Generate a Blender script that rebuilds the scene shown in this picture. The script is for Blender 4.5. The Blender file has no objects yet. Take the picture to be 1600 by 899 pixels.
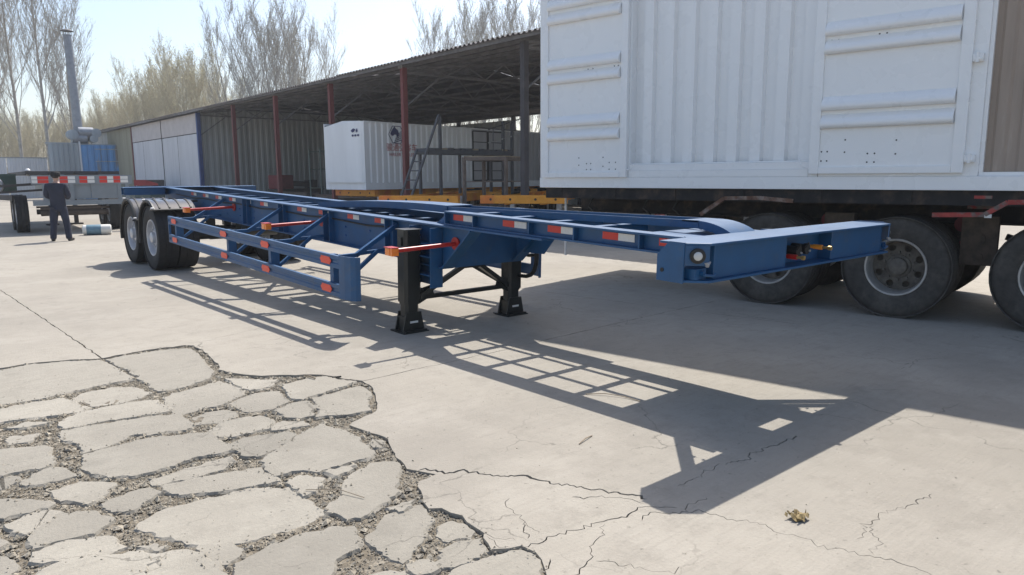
import bpy, bmesh, math, random
from math import sin, cos, pi, radians, sqrt, atan2, hypot
from mathutils import Vector, Matrix, noise
from mathutils.geometry import delaunay_2d_cdt
random.seed(7)
scene = bpy.context.scene
col = scene.collection

# ------------------------------------------------------------------ camera
FPX, PITCH, ROLL, YAW = 1124.33, 0.1536, -0.0060, 0.8639
cam = bpy.data.cameras.new('camera'); camo = bpy.data.objects.new('camera', cam); col.objects.link(camo)
cam.sensor_width = 36.0; cam.lens = FPX / 1600.0 * 36.0; cam.clip_start = 0.05; cam.clip_end = 3000
_f = Vector((cos(YAW)*cos(PITCH), sin(YAW)*cos(PITCH), -sin(PITCH)))
_r = Vector((sin(YAW), -cos(YAW), 0)); _u = _r.cross(_f)
_r2 = cos(ROLL)*_r + sin(ROLL)*_u; _u2 = -sin(ROLL)*_r + cos(ROLL)*_u
camo.matrix_world = Matrix(((_r2.x, _u2.x, -_f.x, -4.4423), (_r2.y, _u2.y, -_f.y, -2.2643), (_r2.z, _u2.z, -_f.z, 1.5163), (0, 0, 0, 1)))
scene.camera = camo

# ------------------------------------------------------------------ light
SUN_V = Vector((0.583, 0.393, 1.0))
SUN_EL = atan2(1.0, hypot(0.583, 0.393)); SUN_AZ = atan2(0.583, 0.393)
world = bpy.data.worlds.new('World'); scene.world = world; world.use_nodes = True
wn = world.node_tree
bg = wn.nodes['Background']; sky = wn.nodes.new('ShaderNodeTexSky'); sky.sky_type = 'NISHITA'
sky.sun_disc = False; sky.sun_elevation = SUN_EL; sky.sun_rotation = SUN_AZ
sky.air_density = 1.0; sky.dust_density = 2.2; sky.ozone_density = 1.0; sky.altitude = 50
wn.links.new(sky.outputs[0], bg.inputs[0]); bg.inputs[1].default_value = 0.15
sl = bpy.data.lights.new('sun', 'SUN'); sl.energy = 4.6; sl.angle = radians(0.53); sl.color = (1.0, 0.955, 0.89)
so = bpy.data.objects.new('sun', sl); col.objects.link(so); so.location = (30, 20, 50)
so.rotation_euler = (-SUN_V).to_track_quat('-Z', 'Y').to_euler()
scene.view_settings.view_transform = 'Standard'; scene.view_settings.look = 'None'
scene.view_settings.exposure = 0.43; scene.view_settings.gamma = 1.0
scene.render.engine = 'CYCLES'
scene.cycles.max_bounces = 6

# ------------------------------------------------------------------ materials
def mat(name, base, rough=0.5, metal=0.0, var=0.0, vscale=4.0, col2=None, c2scale=2.0, c2lo=0.5, c2hi=0.7,
        bump=0.0, bscale=40.0, spec=0.5, streak=False, coat=0.0, emit=None, rvar=0.0):
    m = bpy.data.materials.new(name); m.use_nodes = True
    n = m.node_tree.nodes; L = m.node_tree.links; p = n['Principled BSDF']
    p.inputs['Roughness'].default_value = rough; p.inputs['Metallic'].default_value = metal
    p.inputs['Specular IOR Level'].default_value = spec
    p.inputs['Coat Weight'].default_value = coat; p.inputs['Coat Roughness'].default_value = 0.15
    tc = n.new('ShaderNodeTexCoord'); vec = tc.outputs['Object']
    if streak:
        mp = n.new('ShaderNodeMapping'); mp.inputs['Scale'].default_value = (1, 1, 0.12)
        L.new(vec, mp.inputs[0]); svec = mp.outputs[0]
    else: svec = vec
    cur = None
    rgb = n.new('ShaderNodeRGB'); rgb.outputs[0].default_value = (*base, 1); cur = rgb.outputs[0]
    if col2:
        t = n.new('ShaderNodeTexNoise'); t.inputs['Scale'].default_value = c2scale; t.inputs['Detail'].default_value = 6; t.inputs['Roughness'].default_value = 0.65
        L.new(svec, t.inputs['Vector'])
        mr = n.new('ShaderNodeMapRange'); mr.inputs[1].default_value = c2lo; mr.inputs[2].default_value = c2hi
        L.new(t.outputs['Fac'], mr.inputs[0])
        mx = n.new('ShaderNodeMix'); mx.data_type = 'RGBA'
        L.new(mr.outputs[0], mx.inputs['Factor']); L.new(cur, mx.inputs['A']); mx.inputs['B'].default_value = (*col2, 1)
        cur = mx.outputs['Result']
    if var:
        t = n.new('ShaderNodeTexNoise'); t.inputs['Scale'].default_value = vscale; t.inputs['Detail'].default_value = 8; t.inputs['Roughness'].default_value = 0.6
        L.new(svec, t.inputs['Vector'])
        mr = n.new('ShaderNodeMapRange'); mr.inputs[1].default_value = 0.3; mr.inputs[2].default_value = 0.7
        mr.inputs[3].default_value = 1 - var; mr.inputs[4].default_value = 1 + var
        L.new(t.outputs['Fac'], mr.inputs[0])
        hs = n.new('ShaderNodeHueSaturation'); L.new(mr.outputs[0], hs.inputs['Value']); L.new(cur, hs.inputs['Color'])
        cur = hs.outputs[0]
    L.new(cur, p.inputs['Base Color'])
    if rvar:
        t = n.new('ShaderNodeTexNoise'); t.inputs['Scale'].default_value = 3.0; t.inputs['Detail'].default_value = 5
        L.new(vec, t.inputs['Vector'])
        mr = n.new('ShaderNodeMapRange'); mr.inputs[1].default_value = .3; mr.inputs[2].default_value = .7
        mr.inputs[3].default_value = max(.05, rough - rvar); mr.inputs[4].default_value = rough + rvar
        L.new(t.outputs['Fac'], mr.inputs[0]); L.new(mr.outputs[0], p.inputs['Roughness'])
    if bump:
        t = n.new('ShaderNodeTexNoise'); t.inputs['Scale'].default_value = bscale; t.inputs['Detail'].default_value = 6
        L.new(vec, t.inputs['Vector'])
        b = n.new('ShaderNodeBump'); b.inputs['Strength'].default_value = bump; b.inputs['Distance'].default_value = 0.01
        L.new(t.outputs['Fac'], b.inputs['Height']); L.new(b.outputs[0], p.inputs['Normal'])
    return m

def concrete_mat(name, base, dark, pale, objvar=0.0):
    m = bpy.data.materials.new(name); m.use_nodes = True
    n = m.node_tree.nodes; L = m.node_tree.links; p = n['Principled BSDF']
    p.inputs['Roughness'].default_value = 0.85; p.inputs['Specular IOR Level'].default_value = 0.25
    tc = n.new('ShaderNodeNewGeometry'); vec = tc.outputs['Position']
    def nz(scale, det=6, r=0.6, v=None):
        t = n.new('ShaderNodeTexNoise'); t.inputs['Scale'].default_value = scale; t.inputs['Detail'].default_value = det; t.inputs['Roughness'].default_value = r
        L.new(v or vec, t.inputs['Vector']); return t.outputs['Fac']
    def rng(f, a, b, c=0., d=1.):
        r = n.new('ShaderNodeMapRange'); r.inputs[1].default_value = a; r.inputs[2].default_value = b; r.inputs[3].default_value = c; r.inputs[4].default_value = d
        L.new(f, r.inputs[0]); return r.outputs[0]
    def mix(f, a, b):
        x = n.new('ShaderNodeMix'); x.data_type = 'RGBA'; L.new(f, x.inputs['Factor'])
        for s, v in (('A', a), ('B', b)):
            if isinstance(v, tuple): x.inputs[s].default_value = (*v, 1)
            else: L.new(v, x.inputs[s])
        return x.outputs['Result']
    # broom-finish brush lines: noise stretched across the yard
    mp = n.new('ShaderNodeMapping'); mp.inputs['Rotation'].default_value = (0, 0, 0.25); mp.inputs['Scale'].default_value = (2.0, 26.0, 1)
    L.new(vec, mp.inputs[0])
    c = mix(rng(nz(0.35, 5), .42, .68), base, dark)
    c = mix(rng(nz(1.1, 7, .7), .48, .72, 0, .6), c, pale)
    c = mix(rng(nz(5, 9, .8), .50, .68, 0, .7), c, tuple(x*0.72 for x in base))
    c = mix(rng(nz(1.0, 9, .75, mp.outputs[0]), .48, .72, 0, .55), c, tuple(x*0.78 for x in base))
    c = mix(rng(nz(30., 4, .6), .64, .72, 0, .7), c, tuple(x*0.45 for x in base))
    c = mix(rng(nz(55., 4, .6), .62, .72, 0, .35), c, tuple(min(1, x*1.4) for x in base))
    if objvar:
        oi = n.new('ShaderNodeObjectInfo'); hs = n.new('ShaderNodeHueSaturation'); L.new(rng(oi.outputs['Random'], 0, 1, 1-objvar, 1+objvar*.6), hs.inputs['Value']); L.new(c, hs.inputs['Color']); c = hs.outputs[0]
    # hairline crazing, only in patches
    dn = n.new('ShaderNodeTexNoise'); dn.inputs['Scale'].default_value = 3.5; dn.inputs['Detail'].default_value = 5; L.new(vec, dn.inputs['Vector'])
    va = n.new('ShaderNodeVectorMath'); va.operation = 'MULTIPLY_ADD'; va.inputs[1].default_value = (.45, .45, 0); L.new(dn.outputs['Color'], va.inputs[0]); L.new(vec, va.inputs[2])
    vo = n.new('ShaderNodeTexVoronoi'); vo.feature = 'DISTANCE_TO_EDGE'; vo.inputs['Scale'].default_value = 1.3; L.new(va.outputs[0], vo.inputs['Vector'])
    ln = rng(vo.outputs['Distance'], .002, .007, .65, 0.)
    mk = n.new('ShaderNodeMath'); mk.operation = 'MULTIPLY'; L.new(ln, mk.inputs[0]); L.new(rng(nz(.9, 3), .52, .60), mk.inputs[1])
    c = mix(mk.outputs[0], c, tuple(x*0.38 for x in base))
    # darker drips and oily spots
    c = mix(rng(nz(2.2, 4, .5), .66, .74, 0, .35), c, tuple(x*0.55 for x in base))
    L.new(c, p.inputs['Base Color'])
    bsum = n.new('ShaderNodeMath'); bsum.operation = 'ADD'
    L.new(rng(nz(60, 6), 0, 1, 0, .5), bsum.inputs[0]); L.new(rng(nz(1.0, 6, .7, mp.outputs[0]), 0, 1, 0, .5), bsum.inputs[1])
    b = n.new('ShaderNodeBump'); b.inputs['Strength'].default_value = .6; b.inputs['Distance'].default_value = .014
    L.new(bsum.outputs[0], b.inputs['Height']); L.new(b.outputs[0], p.inputs['Normal'])
    return m

M = {}
M['concrete'] = concrete_mat('yard_concrete', (.335, .306, .258), (.262, .239, .203), (.395, .364, .313))
M['piece'] = concrete_mat('broken_concrete', (.318, .293, .246), (.240, .222, .187), (.385, .358, .304), .13)
M['dirt'] = mat('rubble_dirt', (.14, .118, .086), .95, var=.45, vscale=30, bump=1.0, bscale=60, col2=(.21, .185, .145), c2scale=14, c2lo=.45, c2hi=.6)
M['gravel'] = mat('gravel_stone', (.31, .275, .215), .9, var=.5, vscale=20, bump=.5, bscale=120)
M['blue'] = mat('blue_paint', (.003, .068, .178), .48, var=.14, vscale=6, spec=.6, rvar=.06, col2=(.055, .085, .13), c2scale=7, c2lo=.58, c2hi=.82)
M['blue_dark'] = mat('blue_paint_deep', (.012, .070, .23), .4, var=.12, vscale=4)
M['black'] = mat('black_paint', (.010, .013, .013), .38, var=.3, vscale=8, col2=(.04, .035, .03), c2scale=9, c2lo=.62, c2hi=.75)
M['red'] = mat('red_paint', (.42, .018, .014), .35, var=.15, vscale=6)
M['tape_red'] = mat('red_reflective_film', (.62, .030, .020), .3, var=.08, vscale=40)
M['tape_org'] = mat('orange_reflector', (.80, .055, .018), .35, var=.08, vscale=40)
M['tape_white'] = mat('white_reflective_film', (.70, .69, .66), .3, var=.06, vscale=40)
M['amber'] = mat('amber_lens', (.85, .22, .02), .2, var=.05, vscale=30, coat=.5)
M['tyre'] = mat('tyre_rubber', (.020, .020, .021), .75, var=.3, vscale=12, bump=.3, bscale=60, spec=.35)
M['tyre_old'] = mat('old_tyre_rubber', (.062, .056, .049), .85, var=.25, vscale=14, col2=(.11, .098, .082), c2scale=3, c2lo=.45, c2hi=.8, bump=.3, bscale=60, spec=.3)
M['rim'] = mat('silver_rim', (.52, .52, .54), .38, metal=.35, var=.12, vscale=8)
M['rim_old'] = mat('dusty_rim', (.20, .185, .165), .65, metal=.2, var=.3, vscale=9, col2=(.08, .07, .06), c2scale=6, c2lo=.45, c2hi=.65)
M['rim_lip'] = mat('worn_steel_lip', (.42, .40, .37), .45, metal=.5, var=.25, vscale=9)
M['hub'] = mat('greasy_hub', (.13, .112, .09), .7, var=.4, vscale=14)
M['fender'] = mat('fender_plastic', (.030, .032, .035), .24, var=.2, vscale=5, coat=.6, spec=.7)
M['galv'] = mat('galvanised_steel', (.42, .43, .44), .4, metal=.6, var=.15, vscale=8)
M['brass'] = mat('brass', (.55, .38, .14), .3, metal=.9)
M['lens'] = mat('clear_lamp_lens', (.50, .51, .50), .15, coat=.6)
M['rubber'] = mat('black_rubber', (.012, .012, .012), .55)
M['orange'] = mat('orange_plastic', (.75, .27, .03), .4)
M['white'] = mat('white_gloss_paint', (.88, .875, .86), .28, var=.012, vscale=1.0, coat=.3, rvar=.03, bump=.03, bscale=3)
M['white_old'] = mat('white_container_paint', (.80, .81, .82), .5, var=.07, vscale=2, streak=True)
M['grey_cont'] = mat('grey_container_paint', (.42, .42, .44), .55, var=.1, vscale=2, streak=True)
M['beige'] = mat('beige_panel', (.36, .285, .225), .6, var=.16, vscale=5, streak=True, col2=(.46, .38, .31), c2scale=5, c2lo=.55, c2hi=.7)
M['chassis'] = mat('grimy_chassis_steel', (.020, .018, .017), .8, var=.5, vscale=5, col2=(.055, .035, .025), c2scale=5, c2lo=.5, c2hi=.7)
M['rust'] = mat('rusty_steel', (.16, .085, .055), .85, var=.4, vscale=12, col2=(.24, .19, .16), c2scale=8, c2lo=.45, c2hi=.6)
M['rust_red'] = mat('flaking_red_paint', (.34, .05, .04), .7, var=.3, vscale=12, col2=(.17, .13, .11), c2scale=7, c2lo=.48, c2hi=.58)
M['brown'] = mat('brown_bracket_steel', (.085, .060, .042), .85, var=.35, vscale=9)
M['shed_wall'] = mat('corrugated_grey_sheet', (.40, .405, .39), .6, var=.18, vscale=1.5, streak=True, col2=(.31, .315, .305), c2scale=1.2, c2lo=.5, c2hi=.65)
M['shed_green'] = mat('corrugated_drab_sheet', (.29, .28, .21), .7, var=.2, vscale=1.5, streak=True)
M['shed_roof'] = mat('roof_sheet', (.11, .105, .112), .7, var=.25, vscale=1.2, col2=(.08, .073, .075), c2scale=.9, c2lo=.5, c2hi=.7)
M['purlin'] = mat('purlin_steel', (.17, .165, .168), .7, var=.25, vscale=3)
M['post_red'] = mat('oxide_red_post', (.16, .035, .035), .65, var=.25, vscale=3, streak=True)
M['post_blue'] = mat('blue_post', (.02, .055, .20), .6, var=.15, vscale=3)
M['post_dark'] = mat('dark_post', (.06, .055, .06), .7, var=.25, vscale=3)
M['door_white'] = mat('dusty_white_door', (.56, .57, .60), .6, var=.10, vscale=1.6, streak=True)
M['door_band'] = mat('dusty_pink_panel', (.52, .48, .47), .65, var=.1, vscale=1.6)
M['seam'] = mat('dark_seam', (.03, .03, .03), .9)
M['fence'] = mat('pale_fence_sheet', (.55, .57, .60), .6, var=.1, vscale=1.2, streak=True)
M['tank_blue'] = mat('weathered_blue_sheet', (.07, .24, .50), .6, var=.18, vscale=1.5, streak=True, col2=(.18, .16, .13), c2scale=1.3, c2lo=.58, c2hi=.68)
M['tank_grey'] = mat('weathered_grey_sheet', (.26, .30, .33), .65, var=.25, vscale=1.5, streak=True)
M['chimney'] = mat('chimney_steel', (.24, .26, .29), .5, metal=.3, var=.2, vscale=2.5)
M['yellow'] = mat('yellow_chassis_paint', (.72, .30, .022), .5, var=.15, vscale=3, col2=(.62, .17, .02), c2scale=.8, c2lo=.5, c2hi=.6)
M['steel_dark'] = mat('dark_scaffold_steel', (.07, .072, .08), .65, var=.25, vscale=6)
M['steel_rust'] = mat('brown_scaffold_steel', (.16, .125, .105), .75, var=.3, vscale=6)
M['wood'] = mat('weathered_plank', (.30, .24, .17), .85, var=.25, vscale=4)
M['steel_green'] = mat('greenish_scaffold_pipe', (.20, .25, .22), .7, var=.2, vscale=6)
M['machine'] = mat('dark_machine_paint', (.055, .05, .05), .7, var=.3, vscale=4)
M['machine_red'] = mat('dull_red_machine_paint', (.20, .03, .035), .65, var=.25, vscale=4)
M['machine_green'] = mat('dull_green_machine_paint', (.05, .085, .065), .65, var=.25, vscale=4)
M['grey_paint'] = mat('grey_chassis_paint', (.20, .225, .245), .5, var=.1, vscale=3)
M['navy'] = mat('navy_print', (.03, .035, .12), .6)
M['print_red'] = mat('red_print', (.42, .10, .11), .6)
M['cloth'] = mat('navy_work_cloth', (.022, .026, .045), .9, var=.2, vscale=9, bump=.5, bscale=30)
M['cloth2'] = mat('navy_trouser_cloth', (.020, .025, .045), .9, var=.2, vscale=9, bump=.5, bscale=30)
M['cap'] = mat('black_cap_cloth', (.012, .012, .013), .9)
M['skin'] = mat('skin', (.42, .25, .18), .55, var=.05, vscale=20)
M['hair'] = mat('black_hair', (.012, .010, .010), .6)
M['shoe'] = mat('black_shoe', (.015, .014, .013), .5)
M['drum_white'] = mat('white_drum_plastic', (.66, .65, .60), .5, var=.08, vscale=6)
M['drum_blue'] = mat('blue_drum_band', (.12, .22, .28), .5, var=.15, vscale=10)
M['bark'] = mat('poplar_bark', (.36, .335, .295), .9, var=.3, vscale=3)
M['bark_belt'] = mat('belt_tree_bark', (.46, .41, .29), .9, var=.25, vscale=3)
M['bud'] = mat('poplar_bud', (.26, .24, .14), .8, var=.3, vscale=1)
M['leaf'] = mat('yellow_spring_leaf', (.50, .47, .32), .75, var=.35, vscale=.6)
M['leaf2'] = mat('olive_spring_leaf', (.42, .41, .28), .75, var=.35, vscale=.6)
for k_ in ('bud', 'leaf', 'leaf2'):
    nt = M[k_].node_tree; pr_ = nt.nodes['Principled BSDF']; tl = nt.nodes.new('ShaderNodeBsdfTranslucent'); mx = nt.nodes.new('ShaderNodeMixShader'); mx.inputs[0].default_value = .45
    nt.links.new(pr_.inputs['Base Color'].links[0].from_socket, tl.inputs[0]); nt.links.new(pr_.outputs[0], mx.inputs[1]); nt.links.new(tl.outputs[0], mx.inputs[2]); nt.links.new(mx.outputs[0], nt.nodes['Material Output'].inputs[0])
M['field'] = mat('dry_field', (.22, .19, .12), .95, var=.3, vscale=.3)
M['dryleaf'] = mat('dry_crumpled_leaf', (.26, .19, .085), .8, var=.45, vscale=60)

# ------------------------------------------------------------------ mesh helpers
class MB:
    def __init__(s): s.v = []; s.f = []; s.m = []; s.cur = 0
    def add(s, vs, fs):
        b = len(s.v); s.v += [tuple(p) for p in vs]
        for f in fs: s.f.append([b + i for i in f]); s.m.append(s.cur)
        return s
    def box(s, x0, x1, y0, y1, z0, z1):
        return s.add([(x0,y0,z0),(x1,y0,z0),(x1,y1,z0),(x0,y1,z0),(x0,y0,z1),(x1,y0,z1),(x1,y1,z1),(x0,y1,z1)],
                     [(0,3,2,1),(4,5,6,7),(0,1,5,4),(1,2,6,5),(2,3,7,6),(3,0,4,7)])
    def bar(s, p, q, w, h, up=(0, 0, 1)):
        p = Vector(p); q = Vector(q); d = (q - p).normalized(); u = Vector(up)
        sd = d.cross(u)
        if sd.length < 1e-4: sd = d.cross(Vector((1, 0, 0)))
        sd.normalize(); u = sd.cross(d); a = sd * w / 2; b = u * h / 2
        vs = [p-a-b, p+a-b, p+a+b, p-a+b, q-a-b, q+a-b, q+a+b, q-a+b]
        return s.add(vs, [(0,1,2,3),(7,6,5,4),(0,4,5,1),(1,5,6,2),(2,6,7,3),(3,7,4,0)])
    def tube(s, pts, r, n=8, r2=None, cap=True):
        pts = [Vector(p) for p in pts]; k = len(pts)
        rs = [r + (((r2 if r2 is not None else r) - r) * i / max(1, k-1)) for i in range(k)]
        ref = None; b = len(s.v); vs = []; fs = []
        for i, p in enumerate(pts):
            d = (pts[min(i+1, k-1)] - pts[max(i-1, 0)]).normalized()
            if ref is None:
                ref = d.orthogonal().normalized()
            else:
                ref = (ref - d * ref.dot(d)).normalized()
            o = d.cross(ref)
            for j in range(n):
                a = 2*pi*j/n; vs.append(p + (ref*cos(a) + o*sin(a)) * rs[i])
        for i in range(k-1):
            for j in range(n):
                fs.append((i*n+j, i*n+(j+1) % n, (i+1)*n+(j+1) % n, (i+1)*n+j))
        if cap: fs.append(tuple(range(n-1, -1, -1))); fs.append(tuple((k-1)*n+j for j in range(n)))
        return s.add(vs, fs)
    def prism(s, poly, vec):
        vec = Vector(vec); n = len(poly); a = [Vector(p) for p in poly]; c = [p + vec for p in a]
        return s.add(a + c, [tuple(range(n-1, -1, -1)), tuple(range(n, 2*n))] + [(i, (i+1) % n, n+(i+1) % n, n+i) for i in range(n)])
    def lathe(s, prof, n=32, axis='x', c=(0, 0, 0), closed=False):
        vs = []; k = len(prof)
        for r, a in prof:
            for j in range(n):
                t = 2*pi*j/n
                if axis == 'x': vs.append((c[0]+a, c[1]+r*cos(t), c[2]+r*sin(t)))
                elif axis == 'y': vs.append((c[0]+r*cos(t), c[1]+a, c[2]+r*sin(t)))
                else: vs.append((c[0]+r*cos(t), c[1]+r*sin(t), c[2]+a))
        fs = []
        for i in range(k if closed else k-1):
            i2 = (i+1) % k
            for j in range(n): fs.append((i*n+j, i*n+(j+1) % n, i2*n+(j+1) % n, i2*n+j))
        return s.add(vs, fs)
    def disc(s, r, n, axis, c):
        vs = []
        for j in range(n):
            t = 2*pi*j/n
            vs.append((c[0], c[1]+r*cos(t), c[2]+r*sin(t)) if axis == 'x' else ((c[0]+r*cos(t), c[1], c[2]+r*sin(t)) if axis == 'y' else (c[0]+r*cos(t), c[1]+r*sin(t), c[2])))
        return s.add(vs, [tuple(range(n))])
    def build(s, name, mats, parent=None, smooth=None, bevel=0, shift=None):
        me = bpy.data.meshes.new(name)
        v = s.v if shift is None else [(p[0]+shift[0], p[1]+shift[1], p[2]+shift[2]) for p in s.v]
        me.from_pydata(v, [], s.f)
        if not isinstance(mats, (list, tuple)): mats = [mats]
        for m in mats: me.materials.append(M[m] if isinstance(m, str) else m)
        if len(mats) > 1: me.polygons.foreach_set('material_index', s.m)
        bm = bmesh.new(); bm.from_mesh(me); bmesh.ops.recalc_face_normals(bm, faces=bm.faces); bm.to_mesh(me); bm.free()
        if smooth:
            me.polygons.foreach_set('use_smooth', [True]*len(me.polygons)); me.set_sharp_from_angle(angle=radians(smooth))
        me.update()
        o = bpy.data.objects.new(name, me); col.objects.link(o)
        if parent: o.parent = parent
        if bevel:
            b = o.modifiers.new('bevel', 'BEVEL'); b.width = bevel; b.segments = 2; b.limit_method = 'ANGLE'; b.angle_limit = radians(40)
        return o

def tag(o, label=None, cat=None, group=None, kind=None):
    if label: o['label'] = label
    if cat: o['category'] = cat
    if group: o['group'] = group
    if kind: o['kind'] = kind
    return o
def empty(name, loc=(0, 0, 0), rz=0.0, parent=None):
    o = bpy.data.objects.new(name, None); col.objects.link(o); o.location = loc; o.rotation_euler = (0, 0, rz)
    o.empty_display_size = .2
    if parent: o.parent = parent
    return o
def copy_of(o, parent=None, loc=None):
    c = o.copy(); col.objects.link(c)
    c.parent = parent
    if loc is not None: c.location = loc
    return c
def copy_tree(o, parent=None):
    kids = list(o.children); c = copy_of(o, parent)
    for k in kids: copy_tree(k, c)
    return c
def corrug(mb, o, du, dv, width, height, pitch, depth, nrm, flat=.38):
    """trapezoid corrugated sheet; ridges run along dv, repeated along du"""
    o = Vector(o); du = Vector(du); dv = Vector(dv); nrm = Vector(nrm)
    xs = []; n = max(1, int(round(width/pitch))); p = width/n
    for i in range(n):
        b = i*p
        xs += [(b, 0), (b+p*flat, 0), (b+p*.5, depth), (b+p*(.5+flat), depth)]
    xs.append((width, 0))
    vs = []; fs = []
    for x, d in xs:
        q = o + du*x + nrm*d; vs += [q, q + dv*height]
    for i in range(len(xs)-1): fs.append((2*i, 2*i+2, 2*i+3, 2*i+1))
    return mb.add(vs, fs)

REGION=[(-4.247,4.78),(-3.919,4.755),(-3.652,4.776),(-3.433,4.694),(-3.219,4.56),(-3.008,4.613),(-2.742,4.629),(-2.546,4.587),(-2.475,4.523),(-2.467,4.35),(-2.5,4.126),(-2.524,3.937),(-2.531,3.772),(-2.584,3.522),(-2.556,3.37),(-2.501,3.246),(-2.403,3.109),(-2.246,2.994),(-2.089,2.878),(-2.012,2.76),(-1.952,2.564),(-1.892,2.465),(-1.908,2.322),(-1.985,2.114),(-2.086,1.913),(-2.172,1.772),(-2.279,1.731),(-2.379,1.673),(-2.432,1.641),(-2.421,1.556),(-2.402,1.434),(-2.377,1.27),(-2.437,1.162),(-2.487,1.005),(-2.516,0.832),(-2.505,0.756),(-2.461,0.674),(-2.522,0.653),(-2.569,0.653),(-2.637,0.555),(-2.683,0.446),(-2.706,0.37),(-2.658,0.336),(-2.62,0.209),(-2.656,0.152),(-2.656,0.073),(-2.655,0.02),(-2.681,-0.009),(-2.723,-0.113),(-2.655,-0.145),(-2.616,-0.165),(-2.607,-0.242),(-2.609,-0.305),(-2.657,-0.364),(-2.726,-0.451),(-2.842,-0.588),(-4.58,0.927),(-4.555,4.724)]
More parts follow.
